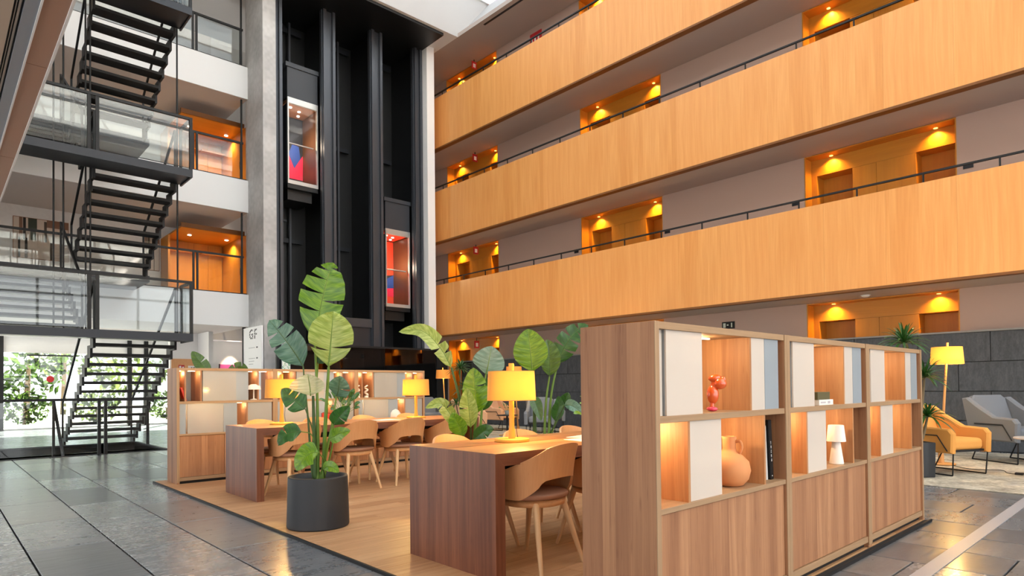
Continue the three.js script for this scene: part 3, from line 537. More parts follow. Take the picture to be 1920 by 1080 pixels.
// ================================================================ OUTSIDE THE FAR GLAZING
{
  const g = mesh('ground_terrace', box(-40, 50, -0.3, -0.05, -70, -24.4), std({ color: 0xe6e1d4, roughness: 0.9 })); tag(g, 'pale sunlit terrace outside the far glazing', null, null, 'structure');
  const leafM = [0x8fae58, 0x7a9c4a, 0xa3b868].map((c) => phy({ color: c, roughness: 0.7, transmission: 0.5, thickness: 0, side: THREE.DoubleSide }));
  const r = rand(501);
  const crown = (rx, ry, n, s) => {
    const pos = [], nor = [], uv = [];
    for (let i = 0; i < n; i++) {
      const a = r() * 6.283, b = Math.acos(2 * r() - 1), q = Math.cbrt(0.25 + 0.75 * r()), c = V(Math.sin(b) * Math.cos(a) * rx * q, Math.cos(b) * ry * q, Math.sin(b) * Math.sin(a) * rx * q);
      const u = V(r() - 0.5, r() - 0.5, r() - 0.5).normalize(), w = V(r() - 0.5, r() - 0.5, r() - 0.5).cross(u).normalize(), k = s * (0.6 + r() * 0.8), nn = u.clone().cross(w);
      const P = [u.clone().multiplyScalar(-k), w.clone().multiplyScalar(k * 0.5), u.clone().multiplyScalar(k), w.clone().multiplyScalar(-k * 0.5)].map((p) => p.add(c));
      for (const j of [0, 1, 2, 0, 2, 3]) { pos.push(P[j].x, P[j].y, P[j].z); nor.push(nn.x, nn.y, nn.z); uv.push(0, 0); }
    }
    const gg = new THREE.BufferGeometry(); gg.setAttribute('position', new THREE.Float32BufferAttribute(pos, 3)); gg.setAttribute('normal', new THREE.Float32BufferAttribute(nor, 3)); gg.setAttribute('uv', new THREE.Float32BufferAttribute(uv, 2)); return gg;
  };
  const spots = [[-0.6, -33, 1.75, 2.2], [3.1, -34.5, 1.85, 2.4], [6.9, -34, 1.85, 2.4], [11, -36, 2.0, 2.8], [-4.6, -36, 2.0, 2.6], [5.2, -40.5, 2.3, 3.6], [0.4, -40.5, 2.3, 3.4]];
  spots.forEach(([x, z, rx, y], i) => {
    const t = thing('garden_tree', ['bushy garden tree left of the red window sticker', 'bushy garden tree behind the red window sticker', 'dense garden tree seen between the stair treads', 'garden tree rightmost outside the far glazing', 'garden tree leftmost outside the far glazing', 'tall back garden tree seen through the stairs', 'tall back garden tree behind the sticker'][i], 'tree', [x, -0.05, z], 0, 'trees outside the glazing');
    mesh('trunk', bar([0, 0, 0], [0.1, y, 0], 0.14, 7, 0.08), std({ color: 0x6a5842, roughness: 0.9 }), t);
    const c = mesh('crown', crown(rx, 2.2, 560, 0.2).translate(0, y + 0.6, 0), leafM[i % 3], t); c.userData.kind = 'stuff';
  });
  for (let i = 0; i < 4; i++) {
    const t = thing('hedge_bush', ['clipped bush outside, below the red sticker', 'clipped bush outside, under the stair handrail', 'clipped bush outside, behind the stair foot', 'clipped bush outside, near the left window bar'][i], 'bush', [[2.6, 4.9, 7.4, 0.2][i], -0.05, -29.5], 0, 'bushes outside the glazing');
    const c = mesh('foliage', crown(0.85, 0.62, 420, 0.1).translate(0, 0.62, 0), leafM[(i + 1) % 3], t); c.userData.kind = 'stuff';
    mesh('stem', bar([0, 0, 0], [0, 0.5, 0], 0.06, 6), std({ color: 0x6a5842, roughness: 0.9 }), t);
  }
}

// ================================================================ HANGING STAIRCASE
{
  const st = thing('staircase', 'black steel open tread staircase with glass balustrades hung beside the lifts', 'staircase');
  const XA = 2.15, XB = 3.5, LA = 0.62, LB = 2.0, ZN = -12.59, ZB = -13.3;
  const treadG = metres(new RoundedBoxGeometry(XB - XA - 0.06, 0.055, 0.29, 1, 0.006), 'x');
  const treadL = metres(new RoundedBoxGeometry(LB - LA - 0.06, 0.055, 0.29, 1, 0.006), 'x');
  function flight(x0, x1, yTop, zTop, yBot, zBot, n, geo) { // treads from the top (exclusive) to the foot
    const dy = (yTop - yBot) / n, dz = (zBot - zTop) / n;
    for (let i = 1; i < n; i++) { const m = mesh('tread', geo, M.black, st); m.position.set((x0 + x1) / 2, yTop - dy * i - 0.03, zTop + dz * (i - 0.5)); }
    // sawtooth stringers
    for (const x of [x0 + 0.015, x1 - 0.015]) {
      const parts = [];
      for (let i = 0; i < n; i++) { const z = zTop + dz * (i - 0.0), y = yTop - dy * i; parts.push(box(x - 0.02, x + 0.02, y - dy - 0.09, y - 0.03, Math.min(z, z + dz) - 0.005, Math.max(z, z + dz) + 0.005)); }
      mesh('stringer', parts, M.black, st);
      mesh('handrail', sbar([x, yTop + 0.92, zTop], [x, yBot + 0.92, zBot], 0.035, 0.05), M.black, st);
      mesh('newel', [sbar([x, yTop + 0.0, zTop], [x, yTop + 0.94, zTop], 0.035, 0.035), sbar([x, yBot, zBot], [x, yBot + 0.94, zBot], 0.035, 0.035)], M.black, st);
      const gp = new THREE.BufferGeometry(), t = 0.005, q = [[x, yTop + 0.1, zTop + Math.sign(dz) * 0.05], [x, yTop + 0.86, zTop + Math.sign(dz) * 0.05], [x, yBot + 0.86, zBot], [x, yBot + 0.1, zBot]];
      gp.setAttribute('position', new THREE.Float32BufferAttribute([...q[0], ...q[1], ...q[2], ...q[0], ...q[2], ...q[3]], 3)); gp.setAttribute('uv', new THREE.Float32BufferAttribute(new Array(12).fill(0), 2)); gp.computeVertexNormals();
      mesh('glass_pane', gp, M.glass, st);
    }
  }
  const half = [2.19, 5.24, 8.28], floors = [0, 3.70, 6.75];
  half.forEach((y, k) => {
    // half landing
    const x0 = -0.6, x1 = 3.6;
    const ld = mesh('landing', [box(x0, x1 - 0.03, y - 0.1, y - 0.01, ZB, ZN - 0.02, 'x'), box(x0, x1, y - 0.13, y + 0.01, ZN - 0.02, ZN, 'x'), box(x1 - 0.03, x1, y - 0.13, y + 0.01, ZB, ZN - 0.02)], M.steel, st);
    mesh('top_rail', [box(x0, x1, y + 0.94, y + 0.985, ZN - 0.05, ZN - 0.005), box(x1 - 0.045, x1, y + 0.94, y + 0.985, ZB, ZN - 0.05)], M.black, ld);
    for (const x of [1.98, 2.1]) mesh('post', box(x - 0.025, x + 0.025, y + 0.01, y + 0.94, ZN - 0.05, ZN - 0.01), M.black, ld);
    mesh('post', box(x1 - 0.05, x1, y + 0.01, y + 0.94, ZN - 0.05, ZN - 0.005), M.black, ld); mesh('post', box(x1 - 0.045, x1, y + 0.01, y + 0.94, ZB, ZB + 0.04), M.black, ld);
    for (const [a, b] of [[x0 + 0.02, 1.95], [2.13, x1 - 0.06]]) mesh('glass_pane', box(a, b, y + 0.04, y + 0.93, ZN - 0.035, ZN - 0.025), M.glass, ld);
    mesh('glass_pane', box(x1 - 0.03, x1 - 0.02, y + 0.04, y + 0.93, ZB + 0.05, ZN - 0.06), M.glass, ld);
    // flight down to the floor below (right) and up to the next floor (left)
    if (k === 0) flight(XA, XB, y, ZB, 0, -16.92, 13, treadG); else flight(XA, XB, y, ZB, floors[k], -15.75, 9, treadG);
    if (k < 2) flight(LA, LB, floors[k + 1], -15.75, y, ZB, 9, treadL);
  });
  for (const k of [1, 2]) mesh('bridge', box(LA - 0.1, XB + 0.1, floors[k] - 0.14, floors[k], GZ, -15.72, 'x'), M.steel, st);
  for (const [x, z] of [[3.53, -13.32], [2.11, -13.32], [2.04, -13.32], [1.72, -13.36], [1.58, -13.36], [-0.5, -13.3]]) mesh('hanger_rod', bar([x, 2.1, z], [x, 11.92, z], 0.016, 6), M.black, st);
}
{ // balustrade round the stairwell
  const b = thing('stairwell_balustrade', 'black balustrade with glass round the basement stairwell', 'balustrade');
  mesh('top_rail', [box(-1.6, 3.48, 0.985, 1.03, -13.58, -13.53), box(3.43, 3.48, 0.985, 1.03, -15.3, -13.58)], M.black, b);
  for (const x of [-1.55, 0.36, 0.46, 2.28, 2.38, 3.45]) mesh('post', box(x - 0.025, x + 0.025, 0.0, 0.985, -13.58, -13.53), M.black, b);
  mesh('post', box(3.43, 3.48, 0, 0.985, -15.3, -15.26), M.black, b);
  for (const [a, c] of [[-1.5, 0.33], [0.49, 2.25], [2.41, 3.42]]) mesh('glass_pane', box(a, c, 0.05, 0.97, -13.56, -13.55), M.glass, b);
  mesh('descending_rail', sbar([1.62, 0.98, -13.7], [1.95, -0.6, -14.6], 0.04, 0.05), M.black, b);
  mesh('descending_post', box(1.6, 1.64, -0.2, 0.98, -13.72, -13.68), M.black, b);
}

// ================================================================ BOOKCASES
function ledBar(p, x0, x1, y, z, power = 0.12) { // warm strip under a shelf with its own light
  mesh('light_strip', box(x0, x1, y - 0.008, y - 0.001, z - 0.006, z + 0.006), M.led, p);
  const l = new THREE.PointLight(0xffd9a8, power, 0, 2); lamp(l, p, (x0 + x1) / 2, y - 0.035, z);
}
// one unit: carcass with two open rows above a closed cupboard
function bookUnit(x0, w, zf, label, kind) {
  const u = thing('bookcase', label, 'bookcase', [x0, FY, zf]), D = 0.41, T = 0.032, Y1 = 0.604, Y2 = 0.998, Y3 = 1.405;
  const shape = (...a) => boxr(...a);
  mesh('side_panel', shape(0, T, 0, Y3, -D, 0, 'y', 0.002), M.oak, u); mesh('side_panel', shape(w - T, w, 0, Y3, -D, 0, 'y', 0.002), M.oak, u);
  mesh('top_panel', shape(T, w - T, Y3 - T, Y3, -D, 0, 'x', 0.002), M.oakEdge, u);
  mesh('middle_shelf', shape(T, w - T, Y2 - 0.03, Y2, -D + 0.005, -0.002, 'x', 0.002), M.oakEdge, u);
  mesh('counter_shelf', shape(T, w - T, Y1 - 0.025, Y1, -D + 0.005, -0.001, 'x', 0.002), M.oakEdge, u);
  mesh('edge_band', box(0.0005, T - 0.0005, 0.02, Y3, 0.0, 0.004), M.oakEdge, u); mesh('edge_band', box(w - T + 0.0005, w - 0.0005, 0.02, Y3, 0.0, 0.004), M.oakEdge, u);
  mesh('plinth', [box(0.01, w - 0.01, 0, 0.035, -D + 0.03, -0.03)], M.black, u);
  mesh('base_rail', box(T, w - T, 0.035, 0.075, -D + 0.01, -0.003, 'x', 0.002), M.oakEdge, u);
  if (kind === 'near') { mesh('door', shape(T + 0.004, w - T - 0.004, 0.078, Y1 - 0.028, -0.03, -0.012, 'y', 0.002), M.oak, u); }
  else { const m = w * 0.46; mesh('door', shape(T + 0.003, m - 0.002, 0.078, Y1 - 0.028, -0.03, -0.012, 'y', 0.002), M.oak, u); mesh('door', shape(m + 0.002, w - T - 0.003, 0.078, Y1 - 0.028, -0.03, -0.012, 'y', 0.002), M.oak, u); }
  mesh('rear_panel', shape(T, w - T, 0.075, Y1 - 0.026, -D + 0.005, -D + 0.02), M.oak, u);
  const top1 = Y3 - T, top2 = Y2 - 0.03;
  const part = (x, a, b) => mesh('partition', shape(x, x + 0.018, a, b, -D + 0.01, -0.006), kind === 'near' ? M.oakWarm : M.oak, u);
  const pane = (xa, xb, a, b, m, z = -0.012) => mesh('white_panel', box(xa, xb, a, b, z - 0.008, z), m, u);
  if (kind === 'near') {
    // upper row
    pane(0.105, 0.40, Y2, top1, M.milk); pane(0.105, 0.113, Y2, top1, M.frostGrey).geometry = box(0.105, 0.113, Y2, top1, -D + 0.02, -0.021); pane(T, 0.1, Y2, top1, M.milk, -0.03);
    part(0.85, Y2, top1); pane(0.872, 1.02, Y2, top1, M.milk, -0.01); pane(1.024, w - T - 0.055, Y2, top1, M.frostGrey, -0.01);
    ledBar(u, 0.44, 0.72, top1, -0.16);
    // lower row
    part(0.26, Y1, top2); pane(0.28, 0.565, Y1, top2, M.milk); part(0.995, Y1, top2);
    ledBar(u, 0.06, 0.22, top2, -0.18); ledBar(u, 0.62, 0.86, top2, -0.2);
    mesh('rear_pane', box(0.3, 0.99, Y1, top2, -D + 0.012, -D + 0.02), M.frost, u); mesh('rear_pane', box(0.42, 0.85, Y2, top1, -D + 0.012, -D + 0.02), M.frost, u);
  } else {
    part(0.09, Y2, top1); part(0.27, Y2, top1); pane(0.30, 0.70, Y2, top1, M.frost); pane(0.70, 0.86, Y2, top1, M.frostGrey, -0.03); part(0.97, Y2, top1);
    mesh('rear_pane', box(T, 1.0, Y2, top1, -D + 0.012, -D + 0.02), M.frostGrey, u);
    ledBar(u, 0.04, 0.08, top1, -0.12, 0.045); ledBar(u, 0.16, 0.24, top1, -0.12, 0.045); ledBar(u, 0.88, 0.94, top1, -0.12, 0.045); ledBar(u, 1.03, 1.13, top1, -0.12, 0.045);
    pane(T, 0.105, Y1, top2, M.frostGrey); pane(0.125, 0.54, Y1, top2, M.frost); pane(0.545, 0.71, Y1, top2, M.frostGrey); part(0.825, Y1, top2); pane(0.845, w - T - 0.01, Y1, top2, M.frost);
    ledBar(u, 0.73, 0.81, top2, -0.12, 0.045); ledBar(u, 0.25, 0.45, top2, -0.22);
    mesh('rear_pane', box(T, w - T, Y1, top2, -D + 0.012, -D + 0.02), M.frost, u);
  }
  return u;
}
const NZ = -1.545, NX = [2.245, 3.517, 4.789], NW = 1.271;
['nearest unit of the near oak bookcase, holding the terracotta jug', 'middle unit of the near oak bookcase, holding the white lamp', 'last unit of the near oak bookcase, beside the lounge'].forEach((l, i) => bookUnit(NX[i], NW, NZ, l, 'near'));
const LX = [2.19, 3.39, 4.59];
['first unit of the far bookcase, by the hanging stairs', 'middle unit of the far bookcase, behind the tall plant', 'last unit of the far bookcase, by the lift screen'].forEach((l, i) => bookUnit(LX[i], 1.2, -8.32, l, 'far'));
const S1 = FY + 0.604, S2 = FY + 0.998; // shelf tops
// ---- things on the near bookcase
{ // abstract bowed figurine, glossy orange
  const f = thing('figurine', 'glossy orange bowed figurine on the upper shelf of the near bookcase', 'figurine', [2.9, S2, -1.65], -0.9);
  const ball = (x, y, z, rx, ry, rz) => new THREE.SphereGeometry(1, 20, 14).scale(rx, ry, rz).translate(x, y, z);
  mesh('body', [ball(0, 0.085, 0, 0.03, 0.05, 0.03), ball(0.008, 0.13, 0, 0.02, 0.03, 0.02), bar([-0.006, 0.02, 0.006], [-0.004, 0.06, 0], 0.012, 10)], M.orangeGloss, f);
  mesh('head', [ball(0.035, 0.14, 0.01, 0.032, 0.03, 0.03), ball(0.012, 0.166, 0, 0.034, 0.02, 0.024), ball(0.05, 0.155, 0.012, 0.014, 0.02, 0.012)], M.orangeGloss, f);
  mesh('foot', [ball(-0.004, 0.012, 0.012, 0.026, 0.012, 0.018), ball(-0.004, 0.012, -0.018, 0.026, 0.012, 0.016)], M.pinkGloss, f);
}
{
  const j = thing('clay_jug', 'round terracotta jug with small handle on the near bookcase', 'jug', [3.085, S1, -1.665], -1.3); j.scale.setScalar(0.9);
  mesh('body', lathe([[0, 0], [0.055, 0], [0.075, 0.006], [0.105, 0.04], [0.118, 0.09], [0.108, 0.14], [0.075, 0.175], [0.045, 0.195], [0.036, 0.215], [0.038, 0.265], [0.042, 0.285], [0.036, 0.285], [0.032, 0.262], [0.03, 0.215]], 40), M.terracotta, j);
  mesh('handle', tube([[0.036, 0.255, 0.0], [0.062, 0.258, 0.006], [0.072, 0.228, 0.008], [0.06, 0.19, 0.004]], 0.009, 18, 8), M.terracotta, j);
}
{
  const b = thing('black_book', 'tall black book leaning beside the terracotta jug', 'book', [3.435, S1, -1.70], 0);
  const cv = document.createElement('canvas'); cv.width = 64; cv.height = 512; const g = cv.getContext('2d'); g.fillStyle = '#0a0a0b'; g.fillRect(0, 0, 64, 512); g.fillStyle = '#f4f0ea'; g.font = 'bold 34px sans-serif'; 'IRZKO'.split('').forEach((ch, i) => g.fillText(ch, 20, 205 + i * 38)); g.fillRect(24, 478, 16, 8);
  const t = new THREE.CanvasTexture(cv); t.colorSpace = THREE.SRGBColorSpace;
  const c = mesh('cover', box(-0.016, 0.016, 0, 0.33, -0.16, 0.1, 'y', 0.002), std({ color: 0x0c0c0d, roughness: 0.4 }), b); c.rotation.z = 0.06;
  const sp = new THREE.PlaneGeometry(0.028, 0.325).translate(0, 0.165, 0.1012); mesh('spine_print', sp, std({ map: t, roughness: 0.4 }), b).rotation.z = 0.06;
  const b2 = thing('pale_book', 'pale grey book leaning against the black book', 'book', [3.395, S1, -1.70]); const c2 = mesh('cover', box(-0.012, 0.012, 0, 0.3, -0.16, 0.09, 'y', 0.002), std({ color: 0xc2c0bc, roughness: 0.6 }), b2); c2.rotation.z = 0.06; mesh('page_block', box(-0.009, 0.009, 0.004, 0.296, -0.158, 0.085), M.porcelain, b2).rotation.z = 0.06;
}
{ // book stack of the middle unit
  const b = thing('white_book', 'white book lying under the olive book', 'book', [4.13, S2, -1.66]); mesh('cover', box(-0.11, 0.11, 0, 0.034, -0.13, 0.09, 'x', 0.002), std({ color: 0xece6de, roughness: 0.6 }), b);
  mesh('spine_print', [box(-0.09, -0.01, 0.012, 0.022, 0.09, 0.0905), box(0.02, 0.06, 0.009, 0.025, 0.09, 0.0905)], std({ color: 0xb8b0b4, roughness: 0.6 }), b);
  const o = thing('olive_book', 'thick olive green book on top of the white book', 'book', [4.11, S2 + 0.034, -1.66]); mesh('cover', box(-0.1, 0.09, 0, 0.048, -0.12, 0.085, 'x', 0.002), std({ color: 0x5c5434, roughness: 0.6 }), o); mesh('page_block', box(-0.098, 0.0905, 0.006, 0.04, -0.118, 0.07), std({ color: 0x8a7a3c, roughness: 0.8 }), o);
  const p = thing('pebble_ornament', 'tiny pale round ornament on the olive book', 'ornament', [4.03, S2 + 0.082, -1.62]); mesh('stone', new THREE.SphereGeometry(0.016, 16, 12).scale(1, 0.9, 1).translate(0, 0.0144, 0), M.porcelain, p);
}
{
  const l = thing('shelf_lamp', 'white conical table lamp on the lower shelf of the near bookcase', 'lamp', [4.385, S1, -1.61]);
  mesh('base', lathe([[0, 0], [0.042, 0], [0.044, 0.004], [0.026, 0.14], [0.022, 0.158], [0, 0.158]], 32), M.porcelain, l);
  mesh('lamp_shade', lathe([[0.056, 0.148], [0.058, 0.149], [0.047, 0.254], [0.043, 0.256], [0.0, 0.256]], 36), std({ color: 0xf2e8dc, roughness: 0.8, side: THREE.DoubleSide }), l);
  mesh('socket', cyl(0, 0.155, 0.2, 0, 0.012, 12), M.porcelain, l);
}
{ const o = thing('red_ornament', 'small red ornament in the last unit of the near bookcase', 'ornament', [5.36, S2, -1.75]); mesh('body', lathe([[0, 0], [0.03, 0], [0.035, 0.02], [0.012, 0.05], [0.01, 0.13], [0.03, 0.16], [0.034, 0.19], [0.02, 0.22], [0, 0.225]], 24), M.orangeGloss, o); mesh('base_ring', cyl(0, 0, 0.008, 0, 0.038), M.pinkGloss, o); }
// ---- things on the far bookcase
{
  const ml = thing('mushroom_lamp', 'small white mushroom lamp in the far bookcase', 'lamp', [3.13, S2, -8.28 - 0.1]); mesh('base', lathe([[0, 0], [0.045, 0], [0.045, 0.01], [0.01, 0.018], [0.009, 0.15], [0, 0.15]], 24), M.porcelain, ml); mesh('lamp_shade', lathe([[0.088, 0.135], [0.09, 0.14], [0.075, 0.185], [0.03, 0.205], [0, 0.207]], 28), std({ color: 0xf3e4d6, roughness: 0.7, side: THREE.DoubleSide }), ml);
  for (const [x, l] of [[4.66, 'twisted white sculpture, left of its pair in the far bookcase'], [4.795, 'twisted white sculpture, right of its pair in the far bookcase']]) {
    const s = thing('twist_sculpture', l, 'sculpture', [x, S2, -8.4], 0, 'twisted white sculptures'); const pts = []; for (let i = 0; i <= 12; i++) pts.push([0.022 * Math.sin(i * 1.1), 0.03 + i * 0.0125, 0.022 * Math.cos(i * 1.1)]);
    mesh('ribbon', tube(pts, 0.016, 40, 8, 0.01), M.porcelain, s); mesh('base', cyl(0, 0, 0.028, 0, 0.034), M.porcelain, s);
  }
  const rv = thing('round_vase', 'round white vase in the lower row of the far bookcase', 'vase', [5.26, S1, -8.24 - 0.12]); mesh('body', lathe([[0, 0], [0.04, 0], [0.075, 0.03], [0.098, 0.09], [0.09, 0.15], [0.06, 0.19], [0.03, 0.205], [0.022, 0.2], [0.022, 0.17]], 32), std({ color: 0xe9ddd2, roughness: 0.6 }), rv); mesh('neck_ring', new THREE.TorusGeometry(0.026, 0.006, 8, 24).rotateX(Math.PI / 2).translate(0, 0.204, 0), std({ color: 0xe9ddd2, roughness: 0.6 }), rv);
  const pf = thing('olive_picture', 'olive and grey picture leaning in the far bookcase', 'picture', [5.05, S2, -8.4]); mesh('canvas', box(-0.09, 0.09, 0, 0.27, -0.01, 0.01), std({ color: 0x8a8443, roughness: 0.8 }), pf); mesh('grey_block', box(-0.09, 0.09, 0, 0.13, 0.01, 0.0125), std({ color: 0x6d6c66, roughness: 0.8 }), pf);
  const rb = thing('red_book', 'red book leaning at the stair end of the far bookcase', 'book', [2.3, S2 + 0.004, -8.4]); mesh('cover', box(-0.012, 0.012, 0, 0.17, -0.06, 0.06, 'y', 0.002), M.red, rb).rotation.z = 0.3; mesh('page_block', box(-0.009, 0.009, 0.003, 0.167, -0.058, 0.058), M.porcelain, rb).rotation.z = 0.3;
  const ob = thing('orange_box', 'orange red box in the middle unit of the far bookcase', 'box', [4.12, S1, -8.25 - 0.12]); mesh('body', plate([[-0.07, 0], [0.1, 0], [0.1, 0.17], [-0.07, 0.19]], 0.12).translate(0, 0, -0.06), M.red, ob); mesh('lid', box(-0.072, 0.1, 0.186, 0.194, -0.062, 0.062), std({ color: 0xb42c1a, roughness: 0.6 }), ob).rotation.z = -0.1;
  for (const [x, l] of [[2.45, 'blurred bottle left of its pair behind the frosted pane'], [2.62, 'blurred bottle right of its pair behind the frosted pane']]) { const b = thing('bottle', l, 'bottle', [x, S1, -8.45], 0, 'bottles behind frosted glass'); mesh('body', lathe([[0, 0], [0.045, 0], [0.048, 0.01], [0.048, 0.13], [0.018, 0.18], [0.016, 0.24], [0, 0.24]], 24), M.terracotta, b); mesh('stopper', cyl(0, 0.24, 0.258, 0, 0.013, 14), M.porcelain, b); }
}

// ================================================================ TABLES
const TH = 0.76;
function longTable(z0, z1, label) {
  const t = thing('long_table', label, 'table', [2.42, FY, z0]), L = 2.9, W = z1 - z0, h = TH - FY, th = 0.075;
  // waterfall ends, mitred at the top
  const end = (x, s) => { const g = plate([[0, 0], [th, 0], [th, h - th], [0, h]], W, 0); g.scale(s, 1, 1); if (s < 0) { const p = g.index ? g.toNonIndexed() : g; const a = p.attributes.position.array, nA = p.attributes.normal.array; for (let i = 0; i < a.length; i += 9) for (const q of [a]) for (let k = 0; k < 3; k++) { const tmp = q[i + 3 + k]; q[i + 3 + k] = q[i + 6 + k]; q[i + 6 + k] = tmp; } p.computeVertexNormals(); return metres(p.translate(x, 0, 0), 'y', [0.3, 0.1]); } return metres(g.translate(x, 0, 0), 'y', [0.7, 0.4]); };
  mesh('end_panel', end(0, 1), M.walnut, t); mesh('end_panel', end(L, -1), M.walnut, t);
  mesh('top_board', metres(plate([[0.0006, h], [th, h - th], [L - th, h - th], [L - 0.0006, h]].reverse(), W, 0), 'x', [0.1, 0.2]), M.walnut, t);
  mesh('top_veneer', box(0.001, L - 0.001, h, h + 0.0012, 0.001, W - 0.001, 'x'), M.tableTop, t);
  mesh('cable_tray', box(0.4, L - 0.4, h - th - 0.08, h - th - 0.002, W * 0.35, W * 0.65, 'x'), M.black, t);
  return t;
}
longTable(-3.66, -2.77, 'near walnut long table with waterfall ends');
longTable(-7.31, -6.41, 'far walnut long table before the far bookcase');
const TT = TH + 0.0012;
function tableLamp(x, z, label, turn = 0) {
  const l = thing('table_lamp', label, 'lamp', [x, TT, z], turn);
  mesh('base', lathe([[0, 0], [0.12, 0], [0.124, 0.004], [0.124, 0.018], [0.12, 0.022], [0, 0.022]], 40), M.yellowWood, l);
  mesh('pole', [cyl(0, 0.022, 0.1, 0, 0.026, 20, 0.02), cyl(0, 0.1, 0.56, 0, 0.0185, 20)], M.yellowWood, l);
  const sh = mesh('lamp_shade', lathe([[0.172, 0.295], [0.175, 0.2955], [0.167, 0.502], [0.164, 0.502], [0.172, 0.295]], 48), M.shade, l);
  mesh('trim_ring', [new THREE.TorusGeometry(0.1745, 0.003, 6, 48).rotateX(Math.PI / 2).translate(0, 0.296, 0), new THREE.TorusGeometry(0.166, 0.002, 6, 48).rotateX(Math.PI / 2).translate(0, 0.502, 0)], M.lampWood, sh);
  mesh('bulb', new THREE.SphereGeometry(0.032, 16, 12).translate(0.06, 0.39, 0.02), M.bulb, l);
  mesh('shade_arm', bar([-0.165, 0.42, 0], [0.165, 0.42, 0], 0.004, 6), M.lampWood, l);
  mesh('cord', tube([[0.02, 0.3, 0.02], [0.024, 0.2, 0.03], [0.016, 0.1, 0.03], [0.03, 0.03, 0.03]], 0.0022, 20, 6), M.black, l);
  lamp(new THREE.PointLight(0xffce78, 1.15, 0, 2), l, 0.06, 0.39, 0.02).shadow.radius = 1.5;
}
tableLamp(3.07, -3.33, 'yellow shaded table lamp on the near table');
tableLamp(2.89, -6.92, 'yellow shaded table lamp on the far table, partly behind the tall plant', 0.4);
tableLamp(4.66, -6.89, 'yellow shaded table lamp at the lift end of the far table', 2.4);

// ================================================================ CHAIRS
function curvedShell() { // plywood back that wraps the seat, with an opening above the seat at the rear
  const N = 56, T = 0.016, A = 2.2, pos = [], idx = [], uv = [];
  const top = (a) => { const k = Math.abs(a); return k < 0.6 ? 0.785 - 0.03 * (k / 0.6) ** 2 : 0.755 - (0.135) * Math.min(1, (k - 0.6) / 1.0) ** 0.8; };
  const bot = (a) => { const k = Math.abs(a); return k < 0.62 ? 0.575 - 0.02 * (k / 0.62) ** 2 : k < 1.15 ? 0.555 - 0.115 * ((k - 0.62) / 0.53) ** 0.6 : 0.44 + 0.03 * Math.max(0, (k - 1.5) / 0.7); };
  const ring = [];
  for (let i = 0; i <= N; i++) {
    const a = -A + 2 * A * i / N, t = top(a), b = Math.min(bot(a), t - 0.03), row = [], m = 7;
    const front = Math.max(0, (Math.abs(a) - 1.75) / 0.45), tt = b + (t - b) * (1 - 0.72 * front * front);
    for (let s = 0; s < 2; s++) for (let j = 0; j <= m; j++) {
      const q = s ? j / m : 1 - j / m, y = b + (tt - b) * q, lean = (y - 0.44) * 0.20, rx = 0.255 + lean * 0.5 - (s ? 0 : T), rz = 0.235 + lean - (s ? 0 : T);
      const rr = 1 - 0.02 * Math.sin(q * 3.14);
      row.push([Math.sin(a) * rx * rr, y, Math.cos(a) * rz * rr]); uv.push(a * 0.26, y);
    }
    ring.push(row);
  }
  const K = ring[0].length; for (const row of ring) for (const p of row) pos.push(...p);
  for (let i = 0; i < N; i++) for (let j = 0; j < K; j++) { const j1 = (j + 1) % K, a = i * K + j, b = i * K + j1, c = (i + 1) * K + j1, d = (i + 1) * K + j; idx.push(a, d, c, a, c, b); }
  for (const e of [0, N]) for (let j = 1; j < K - 1; j++) e ? idx.push(e * K, e * K + j, e * K + j + 1) : idx.push(0, j + 1, j);
  const g = new THREE.BufferGeometry(); g.setAttribute('position', new THREE.Float32BufferAttribute(pos, 3)); g.setAttribute('uv', new THREE.Float32BufferAttribute(uv, 2)); g.setIndex(idx); g.computeVertexNormals(); return toCreasedNormals(g, 0.9);
}
const chairG = {
  shell: curvedShell(),
  seat: (() => { const g = new THREE.SphereGeometry(1, 40, 20), p = g.attributes.position; for (let i = 0; i < p.count; i++) { let x = p.getX(i), y = p.getY(i), z = p.getZ(i); const h = Math.hypot(x, z), s = h > 0 ? Math.pow(h, 0.45) / h : 0; p.setXYZ(i, x * s * 0.238, Math.sign(y) * Math.pow(Math.abs(y), 0.6) * 0.025 + 0.452 - 0.012 * (1 - h), z * s * 0.225); } g.computeVertexNormals(); return g; })(),
  apron: lathe([[0, 0.385], [0.19, 0.385], [0.205, 0.39], [0.215, 0.432], [0, 0.436]], 36),
  leg: [[1, 1], [-1, 1], [1, -1], [-1, -1]].map(([sx, sz]) => bar([sx * 0.215, 0, sz * 0.24], [sx * 0.135, 0.41, sz * 0.135], 0.0125, 14, 0.023)),
};
function tubChair(x, z, turn, label, group) { // back towards local +z
  const c = thing('tub_chair', label, 'chair', [x, FY, z], turn, group);
  mesh('seat', chairG.seat, M.seatLeather, c); mesh('backrest', chairG.shell, M.shellWood, c); mesh('apron', chairG.apron, M.shellWood, c);
  for (const g of chairG.leg) mesh('leg', g, M.legWood, c);
}
const nth = ['first', 'second', 'third', 'fourth'];
